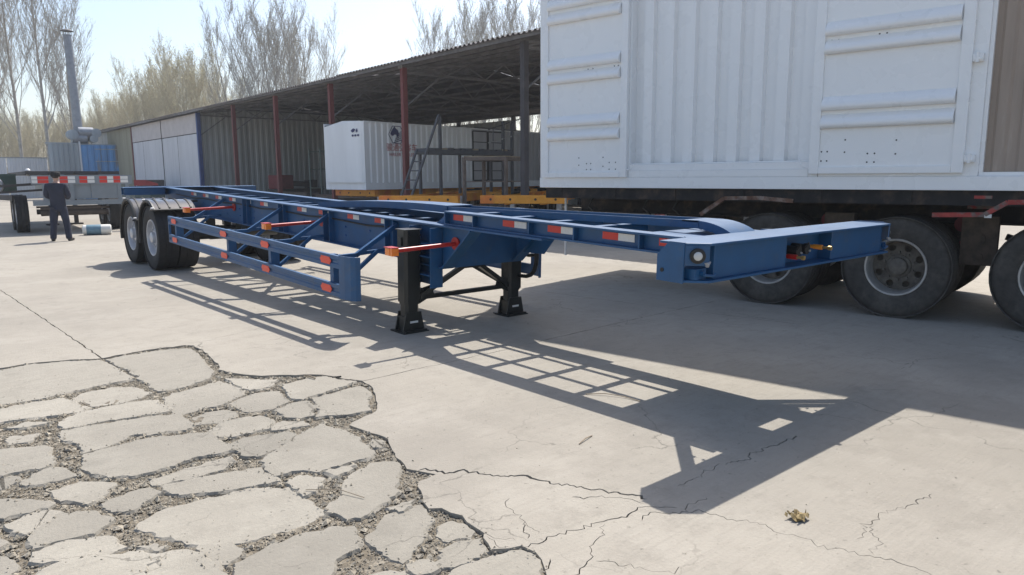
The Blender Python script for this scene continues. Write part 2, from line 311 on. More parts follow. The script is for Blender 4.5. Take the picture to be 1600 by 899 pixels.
PIECES=[
[(-4.325,4.801),(-3.925,4.695),(-3.749,4.724),(-3.486,4.656),(-3.241,4.493),(-3.2,4.073),(-3.175,3.679),(-3.391,3.687),(-3.565,3.645),(-3.806,3.613),(-4.027,3.617),(-4.372,3.586)],
[(-4.381,3.35),(-4.043,3.45),(-3.859,3.487),(-3.689,3.49),(-3.648,3.434),(-3.619,3.218),(-3.572,3.121),(-3.625,3.078),(-3.731,3.103),(-3.868,3.139),(-4.002,3.175),(-4.262,3.199)],
[(-3.631,3.439),(-3.546,3.524),(-3.374,3.562),(-3.241,3.487),(-3.185,3.223),(-3.279,3.145),(-3.422,3.136),(-3.531,3.177),(-3.569,3.286)],
[(-3.754,2.955),(-3.646,3.062),(-3.497,3.055),(-3.318,3.064),(-3.196,3.013),(-3.195,2.878),(-3.184,2.741),(-3.287,2.709),(-3.429,2.75),(-3.553,2.777),(-3.681,2.762),(-3.774,2.783),(-3.774,2.892)],
[(-3.791,2.721),(-3.618,2.722),(-3.445,2.681),(-3.266,2.639),(-3.17,2.589),(-3.162,2.288),(-3.223,2.249),(-3.339,2.292),(-3.41,2.296),(-3.474,2.368),(-3.556,2.34),(-3.658,2.253),(-3.752,2.219),(-3.774,2.422),(-3.813,2.581)],
[(-3.765,2.18),(-3.619,2.205),(-3.442,2.211),(-3.318,2.172),(-3.147,2.093),(-3.134,1.898),(-3.122,1.702),(-3.193,1.713),(-3.335,1.752),(-3.47,1.717),(-3.559,1.705),(-3.648,1.718),(-3.725,1.775),(-3.795,1.869),(-3.824,1.984)],
[(-3.588,1.59),(-3.449,1.587),(-3.312,1.612),(-3.147,1.623),(-3.173,1.561),(-3.271,1.485),(-3.384,1.486),(-3.476,1.492),(-3.552,1.496),(-3.586,1.537)],
[(-3.543,1.449),(-3.459,1.446),(-3.278,1.414),(-3.12,1.352),(-3.109,1.244),(-3.105,1.155),(-3.219,1.174),(-3.351,1.201),(-3.43,1.241),(-3.517,1.299),(-3.554,1.409)],
[(-3.75,1.126),(-3.626,1.167),(-3.456,1.16),(-3.243,1.135),(-3.094,1.024),(-3.096,0.872),(-3.069,0.671),(-3.145,0.645),(-3.281,0.636),(-3.356,0.634),(-3.493,0.665),(-3.616,0.738),(-3.65,0.832),(-3.722,0.946),(-3.754,1.066)],
[(-3.602,0.718),(-3.509,0.665),(-3.476,0.594),(-3.527,0.543),(-3.575,0.52),(-3.612,0.546),(-3.627,0.638)],
[(-3.766,0.758),(-3.693,0.736),(-3.653,0.66),(-3.627,0.546),(-3.629,0.43),(-3.684,0.222),(-3.94,0.445),(-3.846,0.656),(-3.786,0.71)],
[(-4.137,0.935),(-4.069,0.951),(-3.96,0.902),(-3.822,0.821),(-3.783,0.767),(-3.789,0.713),(-3.844,0.673),(-3.945,0.45),(-4.263,0.727)],
[(-4.135,1.108),(-4.068,1.133),(-3.94,1.108),(-3.889,1.048),(-3.857,0.9),(-3.911,0.913),(-4.006,0.949),(-4.082,0.982),(-4.136,1.003)],
[(-4.13,1.289),(-4.088,1.359),(-3.998,1.434),(-3.936,1.406),(-3.869,1.347),(-3.847,1.227),(-3.913,1.174),(-4.045,1.163),(-4.133,1.161)],
[(-4.194,1.467),(-4.106,1.52),(-4.027,1.545),(-4,1.453),(-4.085,1.38),(-4.141,1.329),(-4.188,1.385)],
[(-4.369,1.828),(-4.199,1.804),(-4.128,1.759),(-4.077,1.706),(-4.028,1.573),(-4.112,1.551),(-4.22,1.587),(-4.4,1.664)],
[(-4.093,2.014),(-3.944,2.123),(-3.905,2.066),(-3.882,1.902),(-3.96,1.897),(-4.081,1.932)],
[(-4.383,2.579),(-4.126,2.574),(-3.93,2.479),(-3.919,2.292),(-3.924,2.175),(-3.983,2.134),(-4.083,2.155),(-4.349,2.187)],
[(-3.99,1.762),(-3.869,1.796),(-3.736,1.679),(-3.79,1.586),(-3.874,1.519),(-3.966,1.608)],
[(-3.839,1.451),(-3.738,1.483),(-3.633,1.468),(-3.598,1.379),(-3.657,1.347),(-3.739,1.284),(-3.805,1.325)],
[(-3.813,0.861),(-3.76,0.856),(-3.731,0.817),(-3.761,0.795),(-3.806,0.828)],
[(-4.047,2.994),(-3.934,3.05),(-3.816,2.961),(-3.962,2.934)],
[(-4.062,2.844),(-3.922,2.778),(-3.975,2.668),(-4.067,2.681)],
[(-3.213,4.468),(-3.031,4.511),(-2.777,4.499),(-2.609,4.445),(-2.552,4.361),(-2.562,4.151),(-2.586,3.906),(-2.606,3.701),(-2.646,3.501),(-2.71,3.335),(-2.886,3.237),(-3.071,3.184),(-3.127,3.234),(-3.144,3.675),(-3.171,4.1)],
[(-3.12,3.064),(-3.017,3.095),(-2.849,3.137),(-2.7,3.208),(-2.681,2.988),(-2.659,2.818),(-2.716,2.725),(-2.853,2.651),(-3.035,2.609),(-3.16,2.597),(-3.166,2.689),(-3.158,2.864)],
[(-2.651,3.211),(-2.488,3.019),(-2.371,2.915),(-2.469,2.821),(-2.571,2.804),(-2.635,2.86),(-2.642,3.02)],
[(-2.834,2.595),(-2.608,2.71),(-2.472,2.651),(-2.542,2.355),(-2.682,2.296),(-2.792,2.322),(-2.831,2.446)],
[(-2.373,2.735),(-2.189,2.775),(-2.074,2.743),(-1.953,2.473),(-2.152,2.409),(-2.312,2.385),(-2.421,2.324),(-2.459,2.396),(-2.429,2.572)],
[(-2.335,2.306),(-2.146,2.341),(-1.965,2.372),(-1.984,2.196),(-2.099,2.019),(-2.182,1.924),(-2.197,1.812),(-2.354,1.848),(-2.513,1.906)],
[(-2.671,2.216),(-2.558,2.276),(-2.423,2.269),(-2.44,2.153),(-2.533,1.956),(-2.61,1.958),(-2.663,2.072)],
[(-3.12,2.426),(-3.025,2.512),(-2.924,2.493),(-2.863,2.368),(-2.93,2.308),(-3.02,2.257),(-3.123,2.316)],
[(-3.113,2.107),(-3.004,2.211),(-2.885,2.252),(-2.784,2.212),(-2.739,2.073),(-2.831,1.948),(-2.906,1.939),(-3.028,1.945),(-3.111,1.975)],
[(-2.796,1.964),(-2.714,2.002),(-2.62,1.918),(-2.622,1.84),(-2.736,1.864),(-2.815,1.889)],
[(-3.101,1.814),(-3.006,1.84),(-2.772,1.762),(-2.779,1.71),(-2.855,1.625),(-2.988,1.558),(-3.062,1.536),(-3.099,1.581)],
[(-3.069,1.446),(-2.96,1.52),(-2.828,1.6),(-2.703,1.701),(-2.563,1.758),(-2.512,1.547),(-2.527,1.348),(-2.546,1.181),(-2.613,1.104),(-2.713,1.12),(-2.823,1.125),(-2.915,1.116),(-2.944,1.175),(-3.005,1.196),(-3.074,1.213),(-3.083,1.308)],
[(-3.065,1.121),(-2.966,1.096),(-2.934,1.016),(-2.969,0.944),(-3.074,0.9),(-3.076,0.989)],
[(-2.873,1.069),(-2.776,1.072),(-2.719,1.067),(-2.79,1.017),(-2.863,1.016)],
[(-2.851,0.901),(-2.74,0.973),(-2.624,1.03),(-2.521,0.963),(-2.582,0.845),(-2.701,0.688),(-2.706,0.644),(-2.801,0.586),(-2.872,0.559),(-2.975,0.512),(-3.036,0.517),(-3.043,0.597),(-3.065,0.667),(-3.01,0.724),(-2.926,0.77)],
[(-3.538,0.468),(-3.465,0.496),(-3.385,0.535),(-3.238,0.508),(-3.131,0.497),(-3.073,0.408),(-3.093,0.337),(-3.133,0.28),(-3.218,0.266),(-3.291,0.221),(-3.426,-0.003),(-3.678,0.217)],
[(-3.037,0.317),(-2.953,0.396),(-2.862,0.455),(-2.723,0.446),(-2.751,0.283),(-2.832,0.198),(-2.929,0.13),(-3.034,0.066),(-3.041,0.158)],
[(-2.757,0.209),(-2.692,0.208),(-2.669,0.163),(-2.679,0.071),(-2.712,0.063),(-2.797,0.085),(-2.794,0.142)],
[(-2.875,0.04),(-2.819,0.033),(-2.767,0.03),(-2.694,0.002),(-2.738,-0.106),(-2.808,-0.098),(-2.882,-0.099),(-2.955,-0.079)],
[(-2.935,-0.115),(-2.871,-0.109),(-2.739,-0.132),(-2.668,-0.161),(-2.628,-0.203),(-2.636,-0.308),(-2.74,-0.439),(-2.82,-0.531),(-3.097,-0.29)],
[(-3.23,0.076),(-3.139,0.038),(-3.061,-0.023),(-3.017,-0.099),(-3.114,-0.275),(-3.357,-0.063)],
[(-3.028,-0.009),(-2.974,0.001),(-2.957,-0.046),(-2.991,-0.079),(-3.038,-0.068)],
[(-4.273,1.256),(-4.243,1.162),(-4.233,1.012),(-4.279,0.962),(-4.356,1)],
[(-4.367,1.452),(-4.251,1.38),(-4.234,1.293),(-4.264,1.262),(-4.375,1.319)],
[(-2.445,1.358),(-2.415,1.263),(-2.456,1.179),(-2.488,1.181),(-2.492,1.29)],
[(-2.836,0.483),(-2.76,0.504),(-2.711,0.498),(-2.748,0.467),(-2.825,0.456)],
[(-4.145,2.346),(-4.115,2.118),(-4.106,2.046),(-4.181,1.94),(-4.256,2.035)]]
CRACKS=[
([(-4.129,25.527),(-3.435,9.855),(-3.327,7.247),(-3.268,5.703),(-3.223,4.535)],0.01),
([(-2.508,0.769),(-2.418,0.679),(-2.338,0.608),(-2.263,0.499),(-2.169,0.406),(-2.127,0.306),(-2.096,0.197),(-2.046,0.112),(-1.978,0.004),(-1.916,-0.127),(-1.875,-0.191),(-1.869,-0.232)],0.012),
([(-2.113,0.028),(-2.057,-0.049),(-2.01,-0.067),(-1.977,-0.119),(-1.946,-0.192),(-1.933,-0.239),(-1.916,-0.263)],0.006),
([(-1.842,-0.389),(-1.943,-0.292),(-2.032,-0.264),(-2.083,-0.27),(-2.193,-0.254),(-2.308,-0.247),(-2.38,-0.221),(-2.441,-0.205),(-2.497,-0.185),(-2.566,-0.181),(-2.613,-0.174)],0.005),
([(-2.215,-0.251),(-2.344,-0.34),(-2.412,-0.371),(-2.475,-0.41),(-2.538,-0.431),(-2.624,-0.465)],0.0035),
([(-1.897,2.457),(-1.706,2.463),(-1.409,2.472),(-1.064,2.472),(-0.376,2.502),(0.311,2.549),(1.541,2.622),(3.075,2.69)],0.008),
([(1.884,6.005),(1.99,4.627),(2.18,3.149),(2.329,2.25),(2.541,1.005),(2.734,-0.482),(2.781,-0.986)],0.007),
([(-2.062,-0.345),(-1.975,-0.347),(-1.912,-0.37),(-1.786,-0.455),(-1.78,-0.519),(-1.705,-0.697),(-1.695,-0.843),(-1.666,-0.968),(-1.62,-1.131),(-1.584,-1.239),(-1.593,-1.336),(-1.624,-1.413)],0.004),
([(-0.8,-1.097),(-0.945,-1.071),(-1.094,-1.044),(-1.22,-1.026),(-1.358,-1.024),(-1.516,-1.051)],0.003),
([(-1.358,-1.024),(-1.469,-1.127),(-1.589,-1.158)],0.003),
([(-1.503,-0.243),(-1.324,-0.24),(-1.097,-0.256),(-0.796,-0.26),(-0.545,-0.264)],0.005),
([(-1.643,-0.241),(-1.557,-0.236),(-1.503,-0.243)],0.008),
([(-1.646,-0.392),(-1.781,-0.416),(-1.835,-0.437)],0.004),
([(-2.398,4.626),(-2.463,4.346)],0.004),
([(-2.344,4.649),(-2.074,4.739),(-1.772,4.867),(-1.578,4.949)],0.003),
([(-2.353,0.21),(-2.387,0.142),(-2.425,0.08),(-2.448,0.001),(-2.47,-0.058)],0.0035),
([(-2.448,0.001),(-2.477,-0.083),(-2.487,-0.142)],0.003),
([(-2.467,-0.029),(-2.511,-0.099),(-2.55,-0.139)],0.003),
([(-3.55,8.637),(-3.142,8.651),(-2.688,8.791),(-1.873,8.728)],0.004),
([(-2.657,0.022),(-2.636,-0.034),(-2.619,-0.078),(-2.6,-0.123)],0.003),
([(-2.666,-0.007),(-2.673,-0.059),(-2.669,-0.112),(-2.65,-0.156)],0.003),
([(-2.469,-0.453),(-2.419,-0.51),(-2.372,-0.601),(-2.31,-0.661),(-2.252,-0.724)],0.0025),
([(2.48,1.628),(2.406,1.338),(2.453,0.963),(2.55,0.757)],0.003),
([(-0.164,7.148),(1.886,6.648),(2.021,5.877)],0.003),
([(-2.622,-0.3),(-2.642,-0.34),(-2.714,-0.404)],0.006)]

# ------------------------------------------------------------------ ground
def pip(x, y, poly):
    c = False; n = len(poly); j = n-1
    for i in range(n):
        xi, yi = poly[i]; xj, yj = poly[j]
        if (yi > y) != (yj > y) and x < (xj-xi)*(y-yi)/(yj-yi)+xi: c = not c
        j = i
    return c
def roughen(poly, step, amp, seed, closed=True):
    out = []; n = len(poly)
    for i in range(n if closed else n-1):
        a = poly[i]; b = poly[(i+1) % n]; d = hypot(b[0]-a[0], b[1]-a[1]); k = max(1, min(60, int(d/step)))
        nx, ny = (-(b[1]-a[1])/max(d, 1e-6), (b[0]-a[0])/max(d, 1e-6))
        for j in range(k):
            t = j/k; x = a[0]+(b[0]-a[0])*t; y = a[1]+(b[1]-a[1])*t
            w = noise.noise((x*9+seed, y*9, seed*.37))*amp*1.2 + noise.noise((x*33, y*33+seed, 2.1))*amp*.7 + noise.noise((x*70, y*70+seed, 5.1))*amp*.7
            out.append((x+nx*w, y+ny*w))
    if not closed: out.append(poly[-1])
    return out
region = roughen(REGION, .05, .016, 3.0)
def grow(poly, w):
    n = len(poly); area = sum(poly[k][0]*poly[(k+1) % n][1]-poly[(k+1) % n][0]*poly[k][1] for k in range(n)); sg = 1 if area > 0 else -1; out = []
    for k in range(n):
        a = poly[k-1]; c = poly[(k+1) % n]; d = hypot(c[0]-a[0], c[1]-a[1]) or 1
        out.append((poly[k][0]+sg*(c[1]-a[1])/d*w, poly[k][1]-sg*(c[0]-a[0])/d*w))
    return out
pieces = [roughen(grow(p, .003 if i == 23 else .013 if i == 0 else .024), .021, .021, 11.0+i) for i, p in enumerate(PIECES)]
def slit(pts, hw, seed):
    c = roughen(pts, .018, .034 if hw < .0065 or hw == .012 else .012, seed, False); L = []; R = []; n = len(c)
    for i, (x, y) in enumerate(c):
        a = c[max(0, i-1)]; b = c[min(n-1, i+1)]; d = hypot(b[0]-a[0], b[1]-a[1]) or 1
        nx, ny = -(b[1]-a[1])/d, (b[0]-a[0])/d
        w = hw*.62*(.45+1.1*abs(noise.noise((x*5, y*5, seed))+.35))*(1 if 0 < i < n-1 else .15)
        L.append((x+nx*w, y+ny*w)); R.append((x-nx*w, y-ny*w))
    return L + R[::-1], L, R
slits = [slit(p, w, 40.0+i) for i, (p, w) in enumerate(CRACKS)]
def make_yard():
    V = [(-60, -60), (420, -60), (420, 420), (-60, 420)]; Ed = [(0, 1), (1, 2), (2, 3), (3, 0)]
    def loop(poly):
        b = len(V); n = len(poly); V.extend(poly); Ed.extend([(b+i, b+(i+1) % n) for i in range(n)])
    loop(region)
    quads = []
    for poly, Lp, Rp in slits:
        loop(poly)
        for i in range(len(Lp)-1): quads.append([Lp[i], Lp[i+1], Rp[i+1], Rp[i]])
    vv, ee, ff = delaunay_2d_cdt([Vector(v) for v in V], Ed, [], 0, 1e-5)[:3]
    cell = {}
    for q in quads:
        xs = [p[0] for p in q]; ys = [p[1] for p in q]
        for ix in range(int(math.floor(min(xs)/.25)), int(math.floor(max(xs)/.25))+1):
            for iy in range(int(math.floor(min(ys)/.25)), int(math.floor(max(ys)/.25))+1):
                cell.setdefault((ix, iy), []).append(q)
    keep = []
    for f in ff:
        cx = sum(vv[i].x for i in f)/3; cy = sum(vv[i].y for i in f)/3
        if pip(cx, cy, region): continue
        if any(pip(cx, cy, q) for q in cell.get((int(math.floor(cx/.25)), int(math.floor(cy/.25))), ())): continue
        keep.append(list(f))
    verts = [(p.x, p.y, 0) for p in vv]
    cnt = {}
    for f in keep:
        for i in range(3):
            e = (f[i], f[(i+1) % 3]); cnt[e] = 1
    skirt = []; low = {}
    def lo(i):
        if i not in low: low[i] = len(verts); verts.append((verts[i][0], verts[i][1], -.07))
        return low[i]
    for (a, b) in list(cnt):
        if (b, a) not in cnt and abs(verts[a][0]) < 55 and abs(verts[a][1]) < 55: skirt.append([b, a, lo(a), lo(b)])
    me = bpy.data.meshes.new('concrete_yard'); me.from_pydata(verts, [], keep + skirt); me.materials.append(M['concrete']); me.update()
    o = bpy.data.objects.new('concrete_yard', me); col.objects.link(o); tag(o, kind='structure'); return o
yard = make_yard()
b = MB(); b.box(-12, 14, -8, 16, -.30, -.055); o = b.build('subsoil', 'dirt', yard)
def rubble_bed():
    x0 = min(p[0] for p in region)-.05; x1 = max(p[0] for p in region)+.05; y0 = min(p[1] for p in region)-.05; y1 = max(p[1] for p in region)+.05
    nx, ny = 90, 100; mb = MB(); vs = []; fs = []
    for j in range(ny+1):
        for i in range(nx+1):
            x = x0+(x1-x0)*i/nx; y = y0+(y1-y0)*j/ny
            vs.append((x, y, -.017 + .010*noise.noise((x*6, y*6, 0)) + .007*noise.noise((x*22, y*22, 3))))
    for j in range(ny):
        for i in range(nx):
            a = j*(nx+1)+i
            if pip(vs[a][0], vs[a][1], region) or pip(vs[a+nx+2][0], vs[a+nx+2][1], region): fs.append((a, a+1, a+nx+2, a+nx+1))
    mb.add(vs, fs); mb.build('rubble_bed', 'dirt', yard, smooth=60)
rubble_bed()
def piece_mesh(poly, i):
    n = len(poly); rnd = random.Random(i)
    cx = sum(p[0] for p in poly)/n; cy = sum(p[1] for p in poly)/n
    tx, ty, dz = rnd.uniform(-.014, .014), rnd.uniform(-.014, .014), rnd.uniform(-.011, .003)
    h = lambda x, y: dz + tx*(x-cx) + ty*(y-cy)
    area = sum(poly[k][0]*poly[(k+1) % n][1]-poly[(k+1) % n][0]*poly[k][1] for k in range(n))/2
    sg = 1 if area > 0 else -1
    ins = []
    for k in range(n):
        a = poly[k-1]; c = poly[(k+1) % n]; d = hypot(c[0]-a[0], c[1]-a[1]) or 1
        w = .007 + .030*max(0, noise.noise((poly[k][0]*14, poly[k][1]*14, i)))
        ins.append((poly[k][0]-sg*(c[1]-a[1])/d*w, poly[k][1]+sg*(c[0]-a[0])/d*w))
    vs = [(x, y, h(x, y)) for x, y in ins] + [(x, y, h(x, y)-.012) for x, y in poly] + [(x, y, -.10) for x, y in poly]
    fs = [tuple(range(n))] + [(k, n+k, n+(k+1) % n, (k+1) % n) for k in range(n)] + [(n+k, 2*n+k, 2*n+(k+1) % n, n+(k+1) % n) for k in range(n)]
    return vs, fs
for i, poly in enumerate(pieces):
    mb = MB(); mb.add(*piece_mesh(poly, i)); mb.build('concrete_piece', 'piece', yard)
def stone(mb, x, y, z, r, rnd):
    vs = []
    for a in ((1,0,0),(-1,0,0),(0,1,0),(0,-1,0),(0,0,1),(0,0,-1)):
        k = r*rnd.uniform(.6, 1.25); vs.append(Vector((a[0]*k+rnd.uniform(-.3,.3)*r, a[1]*k+rnd.uniform(-.3,.3)*r, a[2]*k*.7)))
    R = Matrix.Rotation(rnd.uniform(0, 6.3), 3, 'Z')
    vs = [R @ q + Vector((x, y, z)) for q in vs]
    mb.add(vs, [(0,2,4),(2,1,4),(1,3,4),(3,0,4),(2,0,5),(1,2,5),(3,1,5),(0,3,5)])
def gravel():
    rnd = random.Random(5); mb = MB(); n = 0
    bb = [(min(p[0] for p in q), max(p[0] for p in q), min(p[1] for p in q), max(p[1] for p in q), q) for q in pieces]
    x0 = min(p[0] for p in region); x1 = max(p[0] for p in region); y0 = min(p[1] for p in region); y1 = max(p[1] for p in region)
    for _ in range(90000):
        x = rnd.uniform(x0, x1); y = rnd.uniform(y0, y1)
        if not pip(x, y, region): continue
        if any(a < x < b_ and c < y < d and pip(x, y, q) for a, b_, c, d, q in bb): continue
        t = rnd.random(); r = .003 + .007*t*t + (.011 if t > .972 else 0)
        stone(mb, x, y, -.017 + .010*noise.noise((x*6, y*6, 0)) + r*.2 + rnd.uniform(0, .006), r, rnd); n += 1
        if n > 24000: break
    # crumbs scattered on the slabs
    for _ in range(800):
        x = rnd.uniform(-4.5, 2.5); y = rnd.uniform(-2, 5.5)
        stone(mb, x, y, .001, rnd.uniform(.002, .005), rnd)
    for q in pieces:
        for p in q:
            if rnd.random() < .55:
                stone(mb, p[0]+rnd.gauss(0, .02), p[1]+rnd.gauss(0, .02), .002, rnd.uniform(.002, .008), rnd)
    o = mb.build('gravel', 'gravel', yard); tag(o, kind='stuff')
gravel()
# the earth beyond the yard
mb = MB(); mb.add([(-200, 76, .03), (420, 76, .03), (420, 480, .03), (-200, 480, .03)], [(0, 1, 2, 3)]); tag(mb.build('field', 'field'), kind='structure')
mb = MB(); mb.add([(-500, -500, -.4), (500, -500, -.4), (500, 500, -.4), (-500, 500, -.4)], [(0, 1, 2, 3)]); tag(mb.build('terrain', 'field'), kind='structure')

# ------------------------------------------------------------------ wheels
def tyre_mb(R=.527, w=.28):
    h = w/2; p = [(.292, -h*.80), (.315, -h*.90), (.36, -h*1.0), (.42, -h*1.04), (R-.06, -h*1.01), (R-.022, -h*.95), (R-.006, -h*.84), (R, -h*.76)]
    for g in (-.50, -.17, .17, .50):
        a = g*w; p += [(R, a-.009), (R-.012, a-.006), (R-.012, a+.006), (R, a+.009)]
    p = p + [(r, -a) for r, a in p[7::-1]]
    mb = MB(); mb.lathe(p, 40, 'x'); return mb
def rim_mb(off=-.02, w=.28, nh=10, rh=.030, mats=1):
    """outer side faces -x; off = axial position of the disc"""
    h = w/2; mb = MB(); mb.cur = 1 if mats > 1 else 0
    mb.lathe([(.292, -h*.80), (.305, -h*.86), (.300, -h*.92), (.285, -h*.90), (.276, -h*.70), (.270, -h*.35), (.262, off)], 40, 'x')
    mb.cur = 0
    # disc with hand holes: one sector per hole
    r0, r1 = .125, .262; rc = .205; N = 16
    for k in range(nh):
        t0 = 2*pi*k/nh; t1 = 2*pi*(k+1)/nh; tm = (t0+t1)/2; out = []; inn = []
        bx = lambda s, tt: (s, tt)
        for j in range(N):
            a = 2*pi*j/N; dx, dy = cos(a), sin(a); m_ = max(abs(dx), abs(dy)); u, v = dx/m_, dy/m_
            rr = (r0+r1)/2 + (r1-r0)/2*u; tt = tm + (t1-t0)/2*v
            out.append((off - .02*(1-u)/2, rr*cos(tt), rr*sin(tt)))
            hr = rc + rh*dx; ht = tm + rh*1.1*dy/rc
            inn.append((off - .012, hr*cos(ht), hr*sin(ht)))
        back = [(q[0]+.03, q[1], q[2]) for q in inn]
        mb.add(out + inn + back, [(j, (j+1) % N, N+(j+1) % N, N+j) for j in range(N)] + [(N+j, N+(j+1) % N, 2*N+(j+1) % N, 2*N+j) for j in range(N)])
    mb.lathe([(.125, off-.02), (.120, off-.035), (.095, off-.040), (.090, off-.085), (.075, off-.095), (.0, off-.098)], 24, 'x')
    for k in range(10):
        t = 2*pi*(k+.5)/10; mb.tube([(off-.018, .150*cos(t), .150*sin(t)), (off-.052, .150*cos(t), .150*sin(t))], .013, 6)
    mb.cur = 0; mb.disc(.29, 32, 'x', (h*.8, 0, 0))
    return mb

# ------------------------------------------------------------------ the blue container chassis trailer
TILT = math.atan(.0315)
trailer = empty('container_trailer', (0, 11, 0)); trailer.rotation_euler = (TILT, 0, 0)
tag(trailer, 'long blue skeletal container trailer parked on its black landing legs across the yard', 'trailer')
SH = (0, -11, 0)
def TB(mb, name, m='blue', parent=None, **k): return mb.build(name, m, parent or trailer, shift=SH, **k)
def ibeam(x, y0, y1, z0, z1, fw=.15, ft=.014, wt=.012, zfun=None):
    mb = MB()
    mb.box(x-fw/2, x+fw/2, y0, y1, z1-ft, z1); mb.box(x-fw/2, x+fw/2, y0, y1, z0, z0+ft); mb.box(x-wt/2, x+wt/2, y0+.001, y1-.001, z0+ft, z1-ft)
    return mb
XM = .445
for sx in (-1, 1):
    x = sx*XM
    mb = ibeam(x, 4.2, 12.62, .905, 1.300, .145)
    # deep front part of the web, tapering up under the gooseneck
    mb.prism([(x-.006, 4.2, .919), (x-.006, 4.2, 1.286), (x-.006, 2.95, 1.286), (x-.006, 3.40, .89), (x-.006, 3.80, .90)], (.012, 0, 0))
    mb.box(x-.0725, x+.0725, 2.0, 4.199, 1.284, 1.300)
    mb.bar((x, 4.21, .912), (x, 3.78, .893), .145, .014); mb.bar((x, 3.78, .893), (x, 3.40, .884), .145, .014); mb.bar((x, 3.40, .884), (x, 2.95, 1.279), .145, .014)
    TB(mb, 'main_beam')
    # gooseneck beam
    gx = sx*.405
    mb = ibeam(gx, .26, 3.42, 1.302, 1.432, .125); mb.box(gx-.06, gx+.06, 3.405, 3.42, 1.316, 1.42)
    mb.prism([(gx-.006, 3.42, 1.301), (gx-.006, 3.42, 1.42), (gx-.006, 3.62, 1.301)], (.012, 0, 0))
    TB(mb, 'gooseneck_beam')
    for y in (4.28, 4.44, 5.72, 5.88, 7.05, 7.21, 8.35, 8.51):
        mb = MB(); mb.box(x+sx*.007, x+sx*.068, y-.006, y+.006, .921, 1.284); TB(mb, 'stiffener')
    for y in (.66, 1.05, 1.70, 2.22, 2.98):
        mb = MB(); mb.box(gx+sx*.007, gx+sx*.058, y-.006, y+.006, 1.318, 1.416); TB(mb, 'stiffener')
    # bracket for the landing leg: an open channel with ribs
    zb_ = .69 if sx < 0 else .98
    mb = MB(); mb.box(sx*.455, sx*.467, 3.46, 3.82, zb_, 1.27)
    mb.box(min(sx*.468, sx*.60), max(sx*.468, sx*.60), 3.455, 3.467, zb_, 1.27); mb.box(min(sx*.468, sx*.60), max(sx*.468, sx*.60), 3.813, 3.825, zb_, 1.27)
    for z in (zb_+.11, (zb_+1.27)/2, 1.10+.06*(sx > 0)): mb.box(min(sx*.468, sx*.59), max(sx*.468, sx*.59), 3.468, 3.812, z, z+.01)
    TB(mb, 'leg_bracket')
    # tapes
    for y in (.60, 1.13, 1.73, 2.30, 3.03):
        for k, nm, mt in ((0, 'white_tape', 'tape_white'), (1, 'red_tape', 'tape_red')):
            mb = MB(); X = gx + sx*.0065; mb.box(min(X, X+sx*.003), max(X, X+sx*.003), y+k*.155, y+k*.155+.154, 1.350, 1.404); TB(mb, nm, mt)
    for k2 in range(11):
        y = 4.48 + .62*k2 + (.12 if k2 > 1 else 0)
        for k, nm, mt in ((0, 'white_tape', 'tape_white'), (1, 'red_tape', 'tape_red')):
            mb = MB(); X = x + sx*.0065; mb.box(min(X, X+sx*.003), max(X, X+sx*.003), y+k*.135, y+k*.135+.134, 1.222, 1.274); TB(mb, nm, mt)
# cross members
for y in (1.62, 2.12, 2.62, 3.12):
    mb = MB(); mb.box(-.34, .34, y-.035, y+.035, 1.414, 1.424); mb.box(-.34, .34, y-.004, y+.004, 1.33, 1.413); TB(mb, 'cross_member')
for y in (3.60, 4.36, 4.85, 5.32, 5.80, 6.24, 6.68, 7.13, 7.56, 8.0, 8.43, 9.0, 9.6, 10.2, 10.9, 11.7, 12.4):
    mb = MB(); mb.box(-.372, .372, y-.045, y+.045, 1.225, 1.235); mb.box(-.437, .437, y-.004, y+.004, 1.0, 1.224); TB(mb, 'cross_member')
mb = MB(); mb.box(-.437, .437, 3.395, 3.407, .88, 1.28); TB(mb, 'cross_member')
for y0, y1, s in ((4.4, 5.75, 1), (5.85, 7.08, -1), (7.2, 8.4, 1), (8.5, 9.55, -1)):
    mb = MB(); mb.bar((-.36*s, y0, 1.19), (.36*s, y1, 1.19), .06, .05); TB(mb, 'diagonal_brace')
# coupler plate and kingpin
mb = MB(); mb.box(-.342, .342, .42, 1.17, 1.300, 1.314); mb.box(-.342, -.02, .272, .419, 1.300, 1.314); mb.box(.29, .342, .272, .419, 1.300, 1.314); TB(mb, 'coupler_plate')
mb = MB(); mb.box(-.342, .342, .42, 1.15, 1.405, 1.413); mb.box(-.342, -.02, .272, .419, 1.405, 1.413); mb.box(.29, .342, .272, .419, 1.405, 1.413); TB(mb, 'top_plate'); mb = MB(); mb.lathe([(0, 1.20), (.03, 1.20), (.04, 1.215), (.028, 1.23), (.028, 1.26), (.045, 1.27), (.045, 1.30)], 20, 'z', (0, .7, 0)); TB(mb, 'kingpin', 'black', smooth=40)
# tunnel guide: two inner rails joined by a curved plate in front and a long ramp behind
RX0, RX1 = -.03, .27
def railz(y): return 1.512 - (y-.85)*.0275
for x in (RX0, RX1):
    mb = MB()
    for k in range(6):
        ya = .86+k*(3.95-.86)/6; yb = .86+(k+1)*(3.95-.86)/6
        mb.bar((x, ya, railz(ya)-.028), (x, yb+.002, railz(yb)-.028), .016, .056)
    TB(mb, 'tunnel_rail')
mb = MB(); pr = []
for k in range(11):
    t = k/10*pi*.36; pr.append((.86-.40*sin(t), railz(.86)-.002-.40*(1-cos(t))*.62))
pr = [(1.00, railz(1.00))] + pr
vs = []
for y, z in pr: vs += [(RX0-.008, y, z), (RX1+.008, y, z), (RX1+.008, y+.004, z-.012), (RX0-.008, y+.004, z-.012)]
fs = []
for k in range(len(pr)-1):
    a = 4*k; c = a+4; fs += [(a, a+1, c+1, c), (a+3, c+3, c+2, a+2), (a, c, c+3, a+3), (a+1, a+2, c+2, c+1)]
